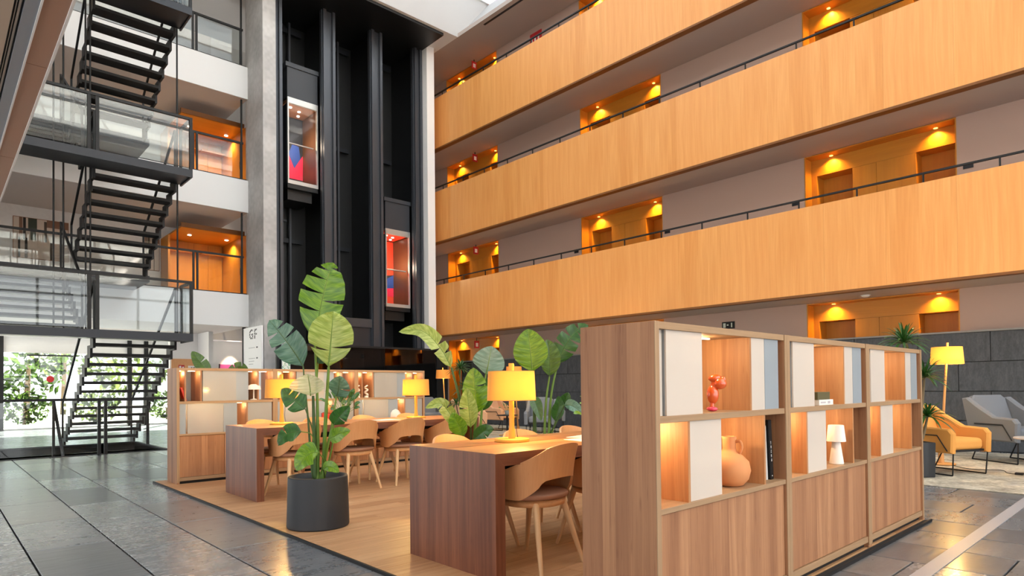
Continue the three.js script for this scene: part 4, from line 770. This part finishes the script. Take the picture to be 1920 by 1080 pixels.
[2.86, 3.53, 4.2, 4.86].forEach((x, i) => {
  tubChair(x, -2.91 + [0, 0.02, 0.01, 0][i], [0.1, -0.06, 0.05, 0][i], ['tan tub chair nearest the camera, at the near table corner', 'tan tub chair half hidden by the near bookcase side', 'third tan tub chair behind the near bookcase', 'fourth tan tub chair behind the near bookcase'][i], 'tub chairs round the near table');
  tubChair(x, -3.52, Math.PI + [0.08, -0.1, 0.06, 0][i], `${nth[i]} tan tub chair from the panel end, far side of the near table`, 'tub chairs round the near table');
  tubChair(x + [0, 0.02, 0.0, -0.02][i], -6.52, [0.12, 0.02, -0.05, 0.08][i], `${nth[i]} tan tub chair from the panel end, aisle side of the far table`, 'tub chairs round the far table');
  tubChair(x, -7.18, Math.PI + [0.06, -0.05, 0.04, -0.08][i], `${nth[i]} tan tub chair from the panel end, bookcase side of the far table`, 'tub chairs round the far table');
});
// ---- things on the tables
function smallPlant(x, y, z, label, potM, s, colour, n, seed) {
  const p = thing('potted_herb', label, 'plant', [x, y, z]), r = rand(seed), list = [];
  mesh('pot', lathe([[0, 0], [0.045 * s, 0], [0.06 * s, 0.1 * s], [0.056 * s, 0.1 * s], [0.05 * s, 0.085 * s], [0, 0.085 * s]], 28), potM, p);
  mesh('soil', cyl(0, 0.08 * s, 0.088 * s, 0, 0.05 * s), M.soil, p);
  for (let i = 0; i < n; i++) { const a = r() * 6.28, e = 0.25 + r() * 1.0, L = (0.07 + r() * 0.1) * s, d = [Math.cos(a) * Math.cos(e), Math.sin(e), Math.sin(a) * Math.cos(e)], b = [d[0] * 0.03 * s, 0.088 * s, d[2] * 0.03 * s], t = b.map((v, k) => v + d[k] * L * 1.2);
    mesh('stem', bar(b, t, 0.0022 * s, 5), M.stem, p); const lg = blade([b.map((v, k) => t[k]), t.map((v, k) => v + d[k] * L * 0.3 + (k === 1 ? 0.01 : 0)), t.map((v, k) => v + d[k] * L * 0.6), t.map((v, k) => v + d[k] * L * 0.8 - (k === 1 ? 0.02 * s : 0))], 0.045 * s, [0.1, 0.6, 0.5], [], [], 0.15, 5, 2); mesh('leaf', lg, colour, p); }
}
{
  const pm = std({ color: 0xf0ece6, roughness: 0.8 });
  [[3.75, -3.2, 0.2, 'open magazine lying on the near table'], [3.55, -3.02, -0.2, 'white paper sheet on the near table'], [4.15, -6.8, 0.1, 'white papers on the far table']].forEach(([x, z, a, l]) => { const s = thing('paper_sheet', l, 'paper', [x, TT, z], a); mesh('sheet', box(-0.15, -0.002, 0, 0.003, -0.105, 0.105), pm, s); mesh('sheet', box(0.002, 0.15, 0, 0.004, -0.105, 0.105), pm, s); });
}

// ================================================================ LARGE PLANTS
// leaf blade along a rib of four points; splits are places along the rib where the half is torn
function blade(rib, W, N, left, right, fold, nq = 7, ns = 4, seed = 1) {
  const c = new THREE.CatmullRomCurve3(rib.map((p) => V(...p))), parts = [], n0 = V(...N).normalize(), r = rand(seed * 13 + 5);
  const frame = (t) => { const P = c.getPoint(t), T = c.getTangent(t), S = new THREE.Vector3().crossVectors(T, n0).normalize(), Nn = new THREE.Vector3().crossVectors(S, T); return [P, S, Nn, T]; };
  const width = (t) => W / 2 * Math.pow(Math.max(0, Math.sin(Math.PI * Math.pow(Math.min(1, t), 0.8))), 0.62);
  for (const [side, cuts] of [[-1, left], [1, right]]) {
    const marks = [0, ...cuts, 1];
    for (let k = 0; k < marks.length - 1; k++) {
      const ta = marks[k], tb = marks[k + 1], q0 = Math.max(2, Math.round(nq * 2.2 * (tb - ta))), pos = [], uv = [], idx = [], gap = 0.03, droop = (r() - 0.3) * 0.10 * (cuts.length ? 1 : 0.3);
      for (let i = 0; i <= q0; i++) for (let j = 0; j <= ns; j++) {
        const s = j / ns, q = i / q0, t = (ta + (k ? gap * s : 0)) + ((tb - (k < marks.length - 2 ? gap * s : 0)) - (ta + (k ? gap * s : 0))) * q;
        const [P, S, Nn, T] = frame(t), w = width(t), sweep = 0.22 * s * s * W * (1 - t) * 0.5;
        const h = fold * s * w - droop * s * s * W + 0.012 * W * Math.sin(t * 42 + side) * s;
        P.addScaledVector(S, side * s * w).addScaledVector(Nn, h).addScaledVector(T, sweep);
        pos.push(P.x, P.y, P.z); uv.push(0.5 + side * s * 0.5, t);
      }
      for (let i = 0; i < q0; i++) for (let j = 0; j < ns; j++) { const a = i * (ns + 1) + j, b = a + 1, d = a + ns + 1, e = d + 1; side > 0 ? idx.push(a, b, e, a, e, d) : idx.push(a, e, b, a, d, e); }
      const g = new THREE.BufferGeometry(); g.setAttribute('position', new THREE.Float32BufferAttribute(pos, 3)); g.setAttribute('uv', new THREE.Float32BufferAttribute(uv, 2)); g.setIndex(idx); g.computeVertexNormals(); parts.push(g);
    }
  }
  return join(parts);
}
smallPlant(3.6, TT, -6.85, 'leafy plant in a grey pot on the far table', std({ color: 0x8a8a86, roughness: 0.7 }), 1.1, M.leaf.dark, 22, 31);
smallPlant(3.72, TT, -3.02, 'bright yellow green plant in a pale pot on the near table', std({ color: 0xcfc6b4, roughness: 0.8 }), 0.95, M.leaf.bright, 30, 32);
const YAW = 0.745928592;
const plants = {
// p1 px0=595.1 s=0.00452
p1: { at: [2.375, -4.955], leaves: [
  [[[-0.028, 1.556], [0.027, 1.827], [0.085, 2.052], [0.14, 2.201]], 0.380, 'bright', [0.3, 0.5, 0.68, 0.84], [0.42, 0.9], 0.0, 0, 0.12],
  [[[0.122, 1.328], [0.144, 1.509], [0.162, 1.667], [0.176, 1.78]], 0.362, 'lime', [0.25], [0.3], 0.12, 0.1, 0.1],
  [[[-0.109, 1.34], [-0.177, 1.458], [-0.272, 1.594], [-0.371, 1.722]], 0.280, 'blue', [0.55, 0.75], [0.6, 0.8], 0.05, -0.35, 0.12],
  [[[-0.032, 1.366], [-0.014, 1.397], [0.009, 1.429], [0.027, 1.456]], 0.109, 'dark', [], [], -0.1, 0, 0.1],
  [[[-0.032, 1.095], [-0.032, 1.158], [-0.037, 1.221], [-0.041, 1.276]], 0.280, 'cream', [], [], 0.1, 0, 0.55],
  [[[-0.068, 0.987], [-0.113, 1.028], [-0.177, 1.087], [-0.249, 1.156]], 0.181, 'dark', [0.5], [0.55, 0.75], 0.12, 0, 0.1],
  [[[0.117, 1.084], [0.135, 1.125], [0.149, 1.183], [0.158, 1.26]], 0.208, 'blue', [], [0.5], -0.12, 0, 0.15],
  [[[0.149, 0.853], [0.176, 0.894], [0.226, 0.947], [0.293, 1.01]], 0.136, 'dark', [], [0.5], 0.08, 0.4, 0.2],
  [[[0.122, 0.749], [0.167, 0.763], [0.23, 0.794], [0.312, 0.815]], 0.118, 'bright', [], [], 0.14, 0.4, 0.2],
  [[[-0.091, 0.806], [-0.15, 0.807], [-0.213, 0.78], [-0.267, 0.699]], 0.154, 'dark', [], [0.6], 0.15, -0.2, 0.1],
  [[[0.063, 0.642], [0.013, 0.642], [-0.05, 0.598], [-0.104, 0.503]], 0.190, 'bright', [], [], 0.2, -0.2, 0.1],
  [[[0.095, 0.506], [0.14, 0.532], [0.185, 0.523], [0.235, 0.486]], 0.090, 'bright', [], [], 0.2, 0.2, 0.2],
], stems: [
  [[[-0.019, 0.412], [-0.032, 0.832], [-0.037, 1.095]], 0.0203],
  [[[0.04, 0.411], [0.076, 0.831], [0.122, 1.328]], 0.0203],
  [[[-0.005, 0.412], [-0.005, 1.013], [-0.028, 1.556]], 0.0158],
  [[[-0.037, 0.412], [-0.077, 0.923], [-0.109, 1.34]], 0.0113],
  [[[0.022, 0.411], [0.095, 0.831], [0.117, 1.084]], 0.0136],
  [[[0.045, 0.411], [0.131, 0.695], [0.149, 0.853]], 0.0090],
  [[[-0.037, 0.412], [-0.023, 0.787], [-0.068, 0.987]], 0.0090],
  [[[-0.023, 0.471], [-0.032, 0.778], [-0.091, 0.806]], 0.0068],
  [[[0.013, 0.425], [0.076, 0.56], [0.063, 0.642]], 0.0068],
  [[[0.054, 0.411], [0.076, 0.47], [0.095, 0.506]], 0.0068],
  [[[0.036, 0.411], [0.09, 0.65], [0.122, 0.749]], 0.0090],
  [[[-0.014, 0.412], [-0.023, 1.194], [-0.032, 1.366]], 0.0090],
] },
// p2 px0=870.7 s=0.00541
p2: { at: [3.99, -5.03], leaves: [
  [[[-0.123, 1.351], [-0.225, 1.541], [-0.409, 1.721], [-0.642, 1.713]], 0.17, 'lime', [0.35], [0.25, 0.4], 0.1, 0.0, 0.2],
  [[[0.213, 1.282], [0.234, 1.358], [0.256, 1.466], [0.278, 1.574]], 0.335, 'pale', [], [], -0.1, 0.0, 0.06],
  [[[0.126, 0.883], [0.121, 1.034], [0.11, 1.197], [0.099, 1.348]], 0.260, 'bright', [], [0.6], 0.1, 0.0, 0.15],
  [[[0.072, 0.754], [0.061, 0.884], [0.05, 1.013], [0.04, 1.143]], 0.184, 'lime', [0.5], [], 0.2, -0.1, 0.3],
  [[[-0.047, 0.728], [-0.123, 0.875], [-0.231, 0.995], [-0.377, 0.953]], 0.141, 'lime', [0.6], [0.5], 0.15, -0.3, 0.25],
  [[[-0.014, 0.657], [-0.036, 0.744], [-0.069, 0.82], [-0.101, 0.907]], 0.184, 'bright', [], [], 0.2, -0.3, 0.2],
  [[[0.099, 0.634], [0.159, 0.688], [0.224, 0.73], [0.299, 0.746]], 0.141, 'dark', [], [0.5], 0.2, 0.4, 0.2],
  [[[0.169, 0.904], [0.202, 1.012], [0.234, 1.141], [0.251, 1.26]], 0.162, 'dark', [], [], -0.12, 0.2, 0.2],
], stems: [
  [[[-0.014, 0.592], [-0.047, 1.025], [-0.123, 1.351]], 0.0189],
  [[[0.094, 0.591], [0.105, 0.753], [0.126, 0.883]], 0.0216],
  [[[0.142, 0.591], [0.175, 0.969], [0.213, 1.282]], 0.0162],
  [[[0.061, 0.591], [0.067, 0.673], [0.072, 0.754]], 0.0162],
  [[[-0.025, 0.592], [-0.036, 0.647], [-0.047, 0.728]], 0.0135],
  [[[0.007, 0.592], [-0.004, 0.619], [-0.014, 0.657]], 0.0135],
  [[[0.077, 0.591], [0.088, 0.613], [0.099, 0.634]], 0.0108],
  [[[0.121, 0.591], [0.148, 0.753], [0.169, 0.904]], 0.0135],
] },
// p3 px0=1026.5 s=0.00610
p3: { at: [5.2, -5.03], leaves: [
  [[[-0.174, 1.312], [-0.186, 1.477], [-0.204, 1.642], [-0.222, 1.807]], 0.391, 'bright', [], [], 0.1, 0.0, 0.08],
  [[[0.028, 1.267], [0.034, 1.414], [0.028, 1.56], [-0.003, 1.695]], 0.244, 'deep', [], [], -0.05, 0.2, 0.2],
  [[[0.125, 1.413], [0.193, 1.577], [0.315, 1.759], [0.485, 1.861]], 0.269, 'dark', [0.4, 0.6, 0.8], [0.35, 0.55, 0.75], -0.1, 0.15, 0.1],
  [[[-0.174, 1.05], [-0.149, 0.988], [-0.119, 0.903], [-0.082, 0.768]], 0.134, 'dark', [], [], 0.1, 0, 0.2],
  [[[0.083, 0.754], [0.101, 0.845], [0.125, 0.937], [0.119, 1.047]], 0.146, 'dark', [], [], 0.05, 0, 0.2],
  [[[0.168, 0.924], [0.193, 0.966], [0.217, 1.021], [0.241, 1.082]], 0.134, 'dark', [], [0.5], -0.05, 0, 0.2],
  [[[0.18, 0.936], [0.241, 0.942], [0.315, 0.904], [0.4, 0.824]], 0.134, 'blue', [], [], 0.1, 0.3, 0.25],
], stems: [
  [[[-0.143, 0.573], [-0.155, 0.94], [-0.174, 1.312]], 0.0244],
  [[[-0.039, 0.572], [-0.015, 0.999], [0.028, 1.267]], 0.0183],
  [[[0.009, 0.572], [0.046, 1.06], [0.125, 1.413]], 0.0183],
  [[[-0.161, 0.573], [-0.161, 0.818], [-0.174, 1.05]], 0.0122],
  [[[0.022, 0.572], [0.058, 0.663], [0.083, 0.754]], 0.0122],
  [[[0.022, 0.572], [0.119, 0.784], [0.168, 0.924]], 0.0122],
  [[[0.009, 0.572], [0.107, 0.766], [0.18, 0.936]], 0.0122],
] },
// p4 px0=402.3 s=0.00749
p4: { at: [2.95, -9.35], leaves: [
  [[[-0.07, 1.351], [-0.145, 1.464], [-0.227, 1.585], [-0.31, 1.698]], 0.195, 'deep', [], [0.55], 0, 0, 0.1],
  [[[0.17, 1.341], [0.267, 1.445], [0.372, 1.481], [0.485, 1.435]], 0.135, 'deep', [0.4, 0.7], [0.5], 0, 0, 0.3],
], stems: [
  [[[0.02, 0.938], [-0.033, 1.2], [-0.07, 1.351]], 0.0150],
  [[[0.072, 0.937], [0.117, 1.199], [0.17, 1.341]], 0.0150],
] },
};
const plantSpec = { p1: ['tall strelitzia plant in a charcoal pot at the aisle', 0.25, 0.235, 0.415], p2: ['arching strelitzia plant between the two tables', 0.24, 0.22, 0.415], p3: ['broad leaved strelitzia plant beside the near bookcase end', 0.24, 0.22, 0.415], p4: ['dark strelitzia plant behind the far bookcase', 0.24, 0.22, 0.415] };
for (const [k, d] of Object.entries(plants)) {
  const [label, r0, r1, h] = plantSpec[k], y0 = k === 'p4' ? 0 : FY, p = thing('strelitzia_plant', label, 'plant', [d.at[0], y0, d.at[1]], -YAW);
  mesh('pot', lathe([[0, 0], [r0 * 0.97, 0], [r0, 0.012], [r1 + 0.004, h - 0.01], [r1, h], [r1 - 0.016, h], [r1 - 0.02, h - 0.05], [0, h - 0.05]], 48), M.pot, p);
  mesh('soil', cyl(0, h - 0.055, h - 0.045, 0, r1 - 0.021, 32), M.soil, p);
  d.leaves.forEach(([rib, W, tone, sl, sr, zo, turn, fold], i) => {
    const pts = rib.map(([x, y], j) => [x, y - y0, zo + (j - 1.5) * 0.015]);
    const lf = mesh('leaf', blade(pts, W, [Math.sin(turn), 0.25, Math.cos(turn)], sl, sr, fold, 9, 4, i + 3), M.leaf[tone], p);
    mesh('midrib', tube(pts.map(([x, y, z]) => [x, y, z]), Math.max(0.004, W * 0.02), 16, 6, 0.0015), tone === 'dark' || tone === 'blue' || tone === 'deep' ? M.stemDark : M.stem, lf);
  });
  d.stems.forEach(([pts, r], i) => { const n = pts.length; const e = d.leaves.find((l) => Math.hypot(l[0][0][0] - pts[n - 1][0], l[0][0][1] - pts[n - 1][1]) < 0.002); const zt = e ? e[5] - 0.022 : 0;
    mesh('stem', tube([[pts[0][0] * 0.6, Math.max(h - 0.06, 0), 0.02 * ((i % 3) - 1)], ...pts.map(([x, y], j) => [x, Math.max(y - y0, h - 0.03 + j * 0.02), zt * (j / (n - 1))])], r * 1.05, 20, 8, r * 0.55), i % 3 ? M.stem : M.stemDark, p); });
}
// ---- dracaenas of the lounge: narrow strap leaves in rosettes
function dracaena(x, z, heads, label, potH, seed) {
  const p = thing('dracaena_plant', label, 'plant', [x, 0.014, z], -YAW), r = rand(seed);
  mesh('pot', lathe([[0, 0], [0.16, 0], [0.165, 0.01], [0.175, potH - 0.01], [0.17, potH], [0.155, potH], [0.15, potH - 0.04], [0, potH - 0.04]], 4).rotateY(Math.PI / 4), M.pot, p);
  mesh('soil', box(-0.1, 0.1, potH - 0.05, potH - 0.035, -0.1, 0.1), M.soil, p);
  heads.forEach(([hx, hy, hz, s, n]) => {
    mesh('trunk', tube([[0, potH - 0.05, 0], [hx * 0.4, hy * 0.5 + 0.1, hz * 0.4], [hx, hy, hz]], 0.02, 12, 7, 0.013), std({ color: 0x7a6a50, roughness: 0.9 }), p);
    const list = [];
    for (let i = 0; i < n; i++) { const a = i * 2.4, e = 1.35 - 1.35 * (i / n), L = s * (0.8 + 0.4 * r()), d = V(Math.cos(a) * Math.cos(e), Math.sin(e), Math.sin(a) * Math.cos(e)); const pt = (t) => [hx + d.x * L * t, hy + d.y * L * t - 0.55 * L * t * t * (0.4 + 0.6 * Math.cos(e)), hz + d.z * L * t]; list.push(blade([pt(0), pt(0.35), pt(0.7), pt(1)], 0.028, [0, 1, 0.2], [], [], 0.4, 4, 1, i)); }
    const f = mesh('foliage', list, i2(hy) ? M.leaf.dark : M.leaf.deep, p); f.userData.kind = 'stuff';
  });
}
function i2(v) { return v > 0.7; }
dracaena(8.86, -2.3, [[-0.16, 1.62, 0, 0.36, 60], [0.02, 1.2, 0.1, 0.34, 46], [0.1, 0.72, 0.02, 0.3, 46]], 'dracaena palm in a charcoal pot at the end of the near bookcase', 0.42, 61);
dracaena(8.85, -11.3, [[0.0, 1.55, 0, 0.36, 54], [0.12, 1.1, 0.1, 0.34, 40], [-0.1, 0.75, 0, 0.3, 30]], 'dracaena palm by the slate wall near the lifts', 0.42, 62);

// ================================================================ LOUNGE
function armchair(x, z, turn, fabric, label, s = 1) { // faces local +z
  const c = thing('lounge_armchair', label, 'armchair', [x, 0.014, z], turn, 'lounge armchairs'); c.scale.setScalar(s);
  mesh('seat', (() => { const g = new RoundedBoxGeometry(0.54, 0.15, 0.58, 4, 0.055); g.translate(0, 0.385, 0.05); return g; })(), fabric, c);
  // back: tapered slab leaning backwards
  const bk = plate([[-0.27, 0], [0.27, 0], [0.24, 0.46], [0.2, 0.5], [-0.2, 0.5], [-0.24, 0.46]], 0.07, 0.02); bk.rotateX(-0.3); bk.translate(0, 0.36, -0.3);
  mesh('backrest', bk, fabric, c);
  for (const sx of [-1, 1]) {
    const arm = plate([[0.36, 0.30], [0.37, 0.52], [0.33, 0.565], [0.05, 0.58], [-0.2, 0.72], [-0.36, 0.83], [-0.42, 0.82], [-0.30, 0.30]], 0.05, 0.018); arm.rotateY(-Math.PI / 2); arm.translate(sx * 0.31 + 0.025, 0, 0);
    mesh('armrest', arm, fabric, c);
    const fr = mesh('leg_frame', [bar([sx * 0.29, 0.01, 0.34], [sx * 0.3, 0.3, 0.36], 0.009, 6), bar([sx * 0.29, 0.01, -0.34], [sx * 0.3, 0.3, -0.2], 0.009, 6), bar([sx * 0.29, 0.009, 0.34], [sx * 0.29, 0.009, -0.34], 0.009, 6), bar([sx * 0.3, 0.3, 0.36], [sx * 0.3, 0.3, -0.2], 0.009, 6)], M.black, c);
    mesh('side_wire', [bar([sx * 0.362, 0.31, 0.33], [sx * 0.362, 0.5, 0.2], 0.007, 6), bar([sx * 0.362, 0.5, 0.2], [sx * 0.362, 0.5, -0.22], 0.007, 6)], M.black, fr);
  }
  mesh('seat_base', box(-0.28, 0.28, 0.295, 0.32, -0.28, 0.34), M.black, c);
}
armchair(9.5, -2.2, -0.42, M.orangeFabric, 'amber fabric armchair at the end of the near bookcase', 0.98);
armchair(11.4, -1.78, -0.62, M.greyFabric, 'grey fabric armchair before the slate wall, beside the amber one', 1.08);
armchair(9.5, -11.75, 0.9, M.peachFabric, 'peach armchair seen in profile behind the arching plant');
armchair(11.2, -12.6, 0.1, M.peachFabric, 'peach armchair behind the small round table near the lifts');
armchair(10.42, -10.3, -0.9, M.greyFabric, 'grey armchair seen in profile behind the broad leaved plant');
armchair(11.4, -11.1, -0.3, M.greyFabric, 'grey armchair against the slate wall behind the broad leaved plant');
armchair(10.4, -14.7, -0.3, M.greyFabric, 'grey armchair by the lift end of the slate wall');
function floorLamp(x, z, label, turn, lit, lean = 0.1) {
  const l = thing('floor_lamp', label, 'lamp', [x, 0.014, z], turn);
  mesh('base', [lathe([[0, 0], [0.17, 0], [0.172, 0.02], [0, 0.024]], 40), cyl(0, 0.02, 0.2, 0, 0.04, 16, 0.03)], M.lampWood, l);
  mesh('pole', bar([0, 0.1, 0], [lean, 1.69, 0], 0.018, 12, 0.014), M.lampWood, l);
  const sh = mesh('lamp_shade', lathe([[0.198, 1.395], [0.2, 1.396], [0.182, 1.63], [0.18, 1.63], [0.198, 1.395]], 44).translate(lean * 0.9, 0, 0), lit ? M.shade : M.shadeUnlit, l);
  mesh('trim_ring', [new THREE.TorusGeometry(0.199, 0.003, 6, 44).rotateX(Math.PI / 2).translate(lean * 0.9, 1.396, 0)], M.lampWood, sh);
  mesh('shade_arm', bar([lean * 0.9 - 0.19, 1.5, 0], [lean * 0.9 + 0.19, 1.5, 0], 0.005, 6), M.lampWood, l);
  if (lit) { mesh('bulb', new THREE.SphereGeometry(0.035, 14, 10).translate(lean * 0.9 + 0.05, 1.5, 0.05), M.bulb, l); lamp(new THREE.PointLight(0xffce78, 1.4, 0, 2), l, lean * 0.9 + 0.05, 1.5, 0.05); }
}
floorLamp(10.35, -2.42, 'lit floor lamp with tan shade behind the amber armchair', -YAW - 0.6, true, 0.1);
floorLamp(10.45, -14.0, 'floor lamp with tan shade near the lifts', -YAW, true, -0.08);
floorLamp(10.4, -11.05, 'floor lamp partly hidden behind the near table lamp', -YAW, true, -0.1);
floorLamp(10.6, -9.05, 'floor lamp peeking past the near bookcase side panel', -YAW, true, 0.08);
function roundTable(x, z, label, r, h, topM) {
  const t = thing('coffee_table', label, 'table', [x, 0.014, z]);
  mesh('table_top', lathe([[0, h - 0.018], [r - 0.004, h - 0.018], [r, h - 0.014], [r, h - 0.003], [r - 0.004, h], [0, h]], 48), topM, t); mesh('pedestal', cyl(0, 0.03, h - 0.018, 0, 0.022, 16), M.black, t);
  for (let i = 0; i < 4; i++) { const a = i * Math.PI / 2 + 0.5; mesh('foot', bar([0, 0.045, 0], [Math.cos(a) * r * 0.8, 0.012, Math.sin(a) * r * 0.8], 0.012, 8), M.lampWood, t); }
}
roundTable(9.72, -1.2, 'round coffee table with pale top beside the amber armchair', 0.32, 0.47, M.milk);
roundTable(10.75, -1.15, 'higher round side table before the grey armchair', 0.22, 0.55, M.milk);
roundTable(9.95, -10.95, 'small round dark table carrying a plant near the lifts', 0.25, 0.49, M.steel);
roundTable(10.2, -13.6, 'small round side table at the lift end of the lounge', 0.25, 0.49, M.milk);
smallPlant(9.95, 0.505, -10.95, 'slim plant in a grey pot on the small dark lounge table', std({ color: 0x9aa09e, roughness: 0.7 }), 1.0, M.leaf.dark, 12, 41);
smallPlant(10.2, 0.505, -13.6, 'little plant in a white pot on the far lounge table', M.porcelain, 1.0, M.leaf.dark, 12, 42);
{
  const c = thing('power_cord', 'black cord with plug lying on the lounge rug', 'cord');
  mesh('cable', tube([[10.3, 0.02, -2.3], [10.0, 0.02, -2.0], [10.1, 0.02, -1.7], [9.85, 0.02, -1.6], [9.8, 0.02, -1.5]], 0.004, 40, 6), M.black, c); mesh('plug', box(9.76, 9.84, 0.0145, 0.04, -1.52, -1.44, 'y', 0.004), M.black, c);
}
scene.traverse((o) => { if (o.isMesh) { o.castShadow = true; o.receiveShadow = true; } });
renderer.render(scene, camera);
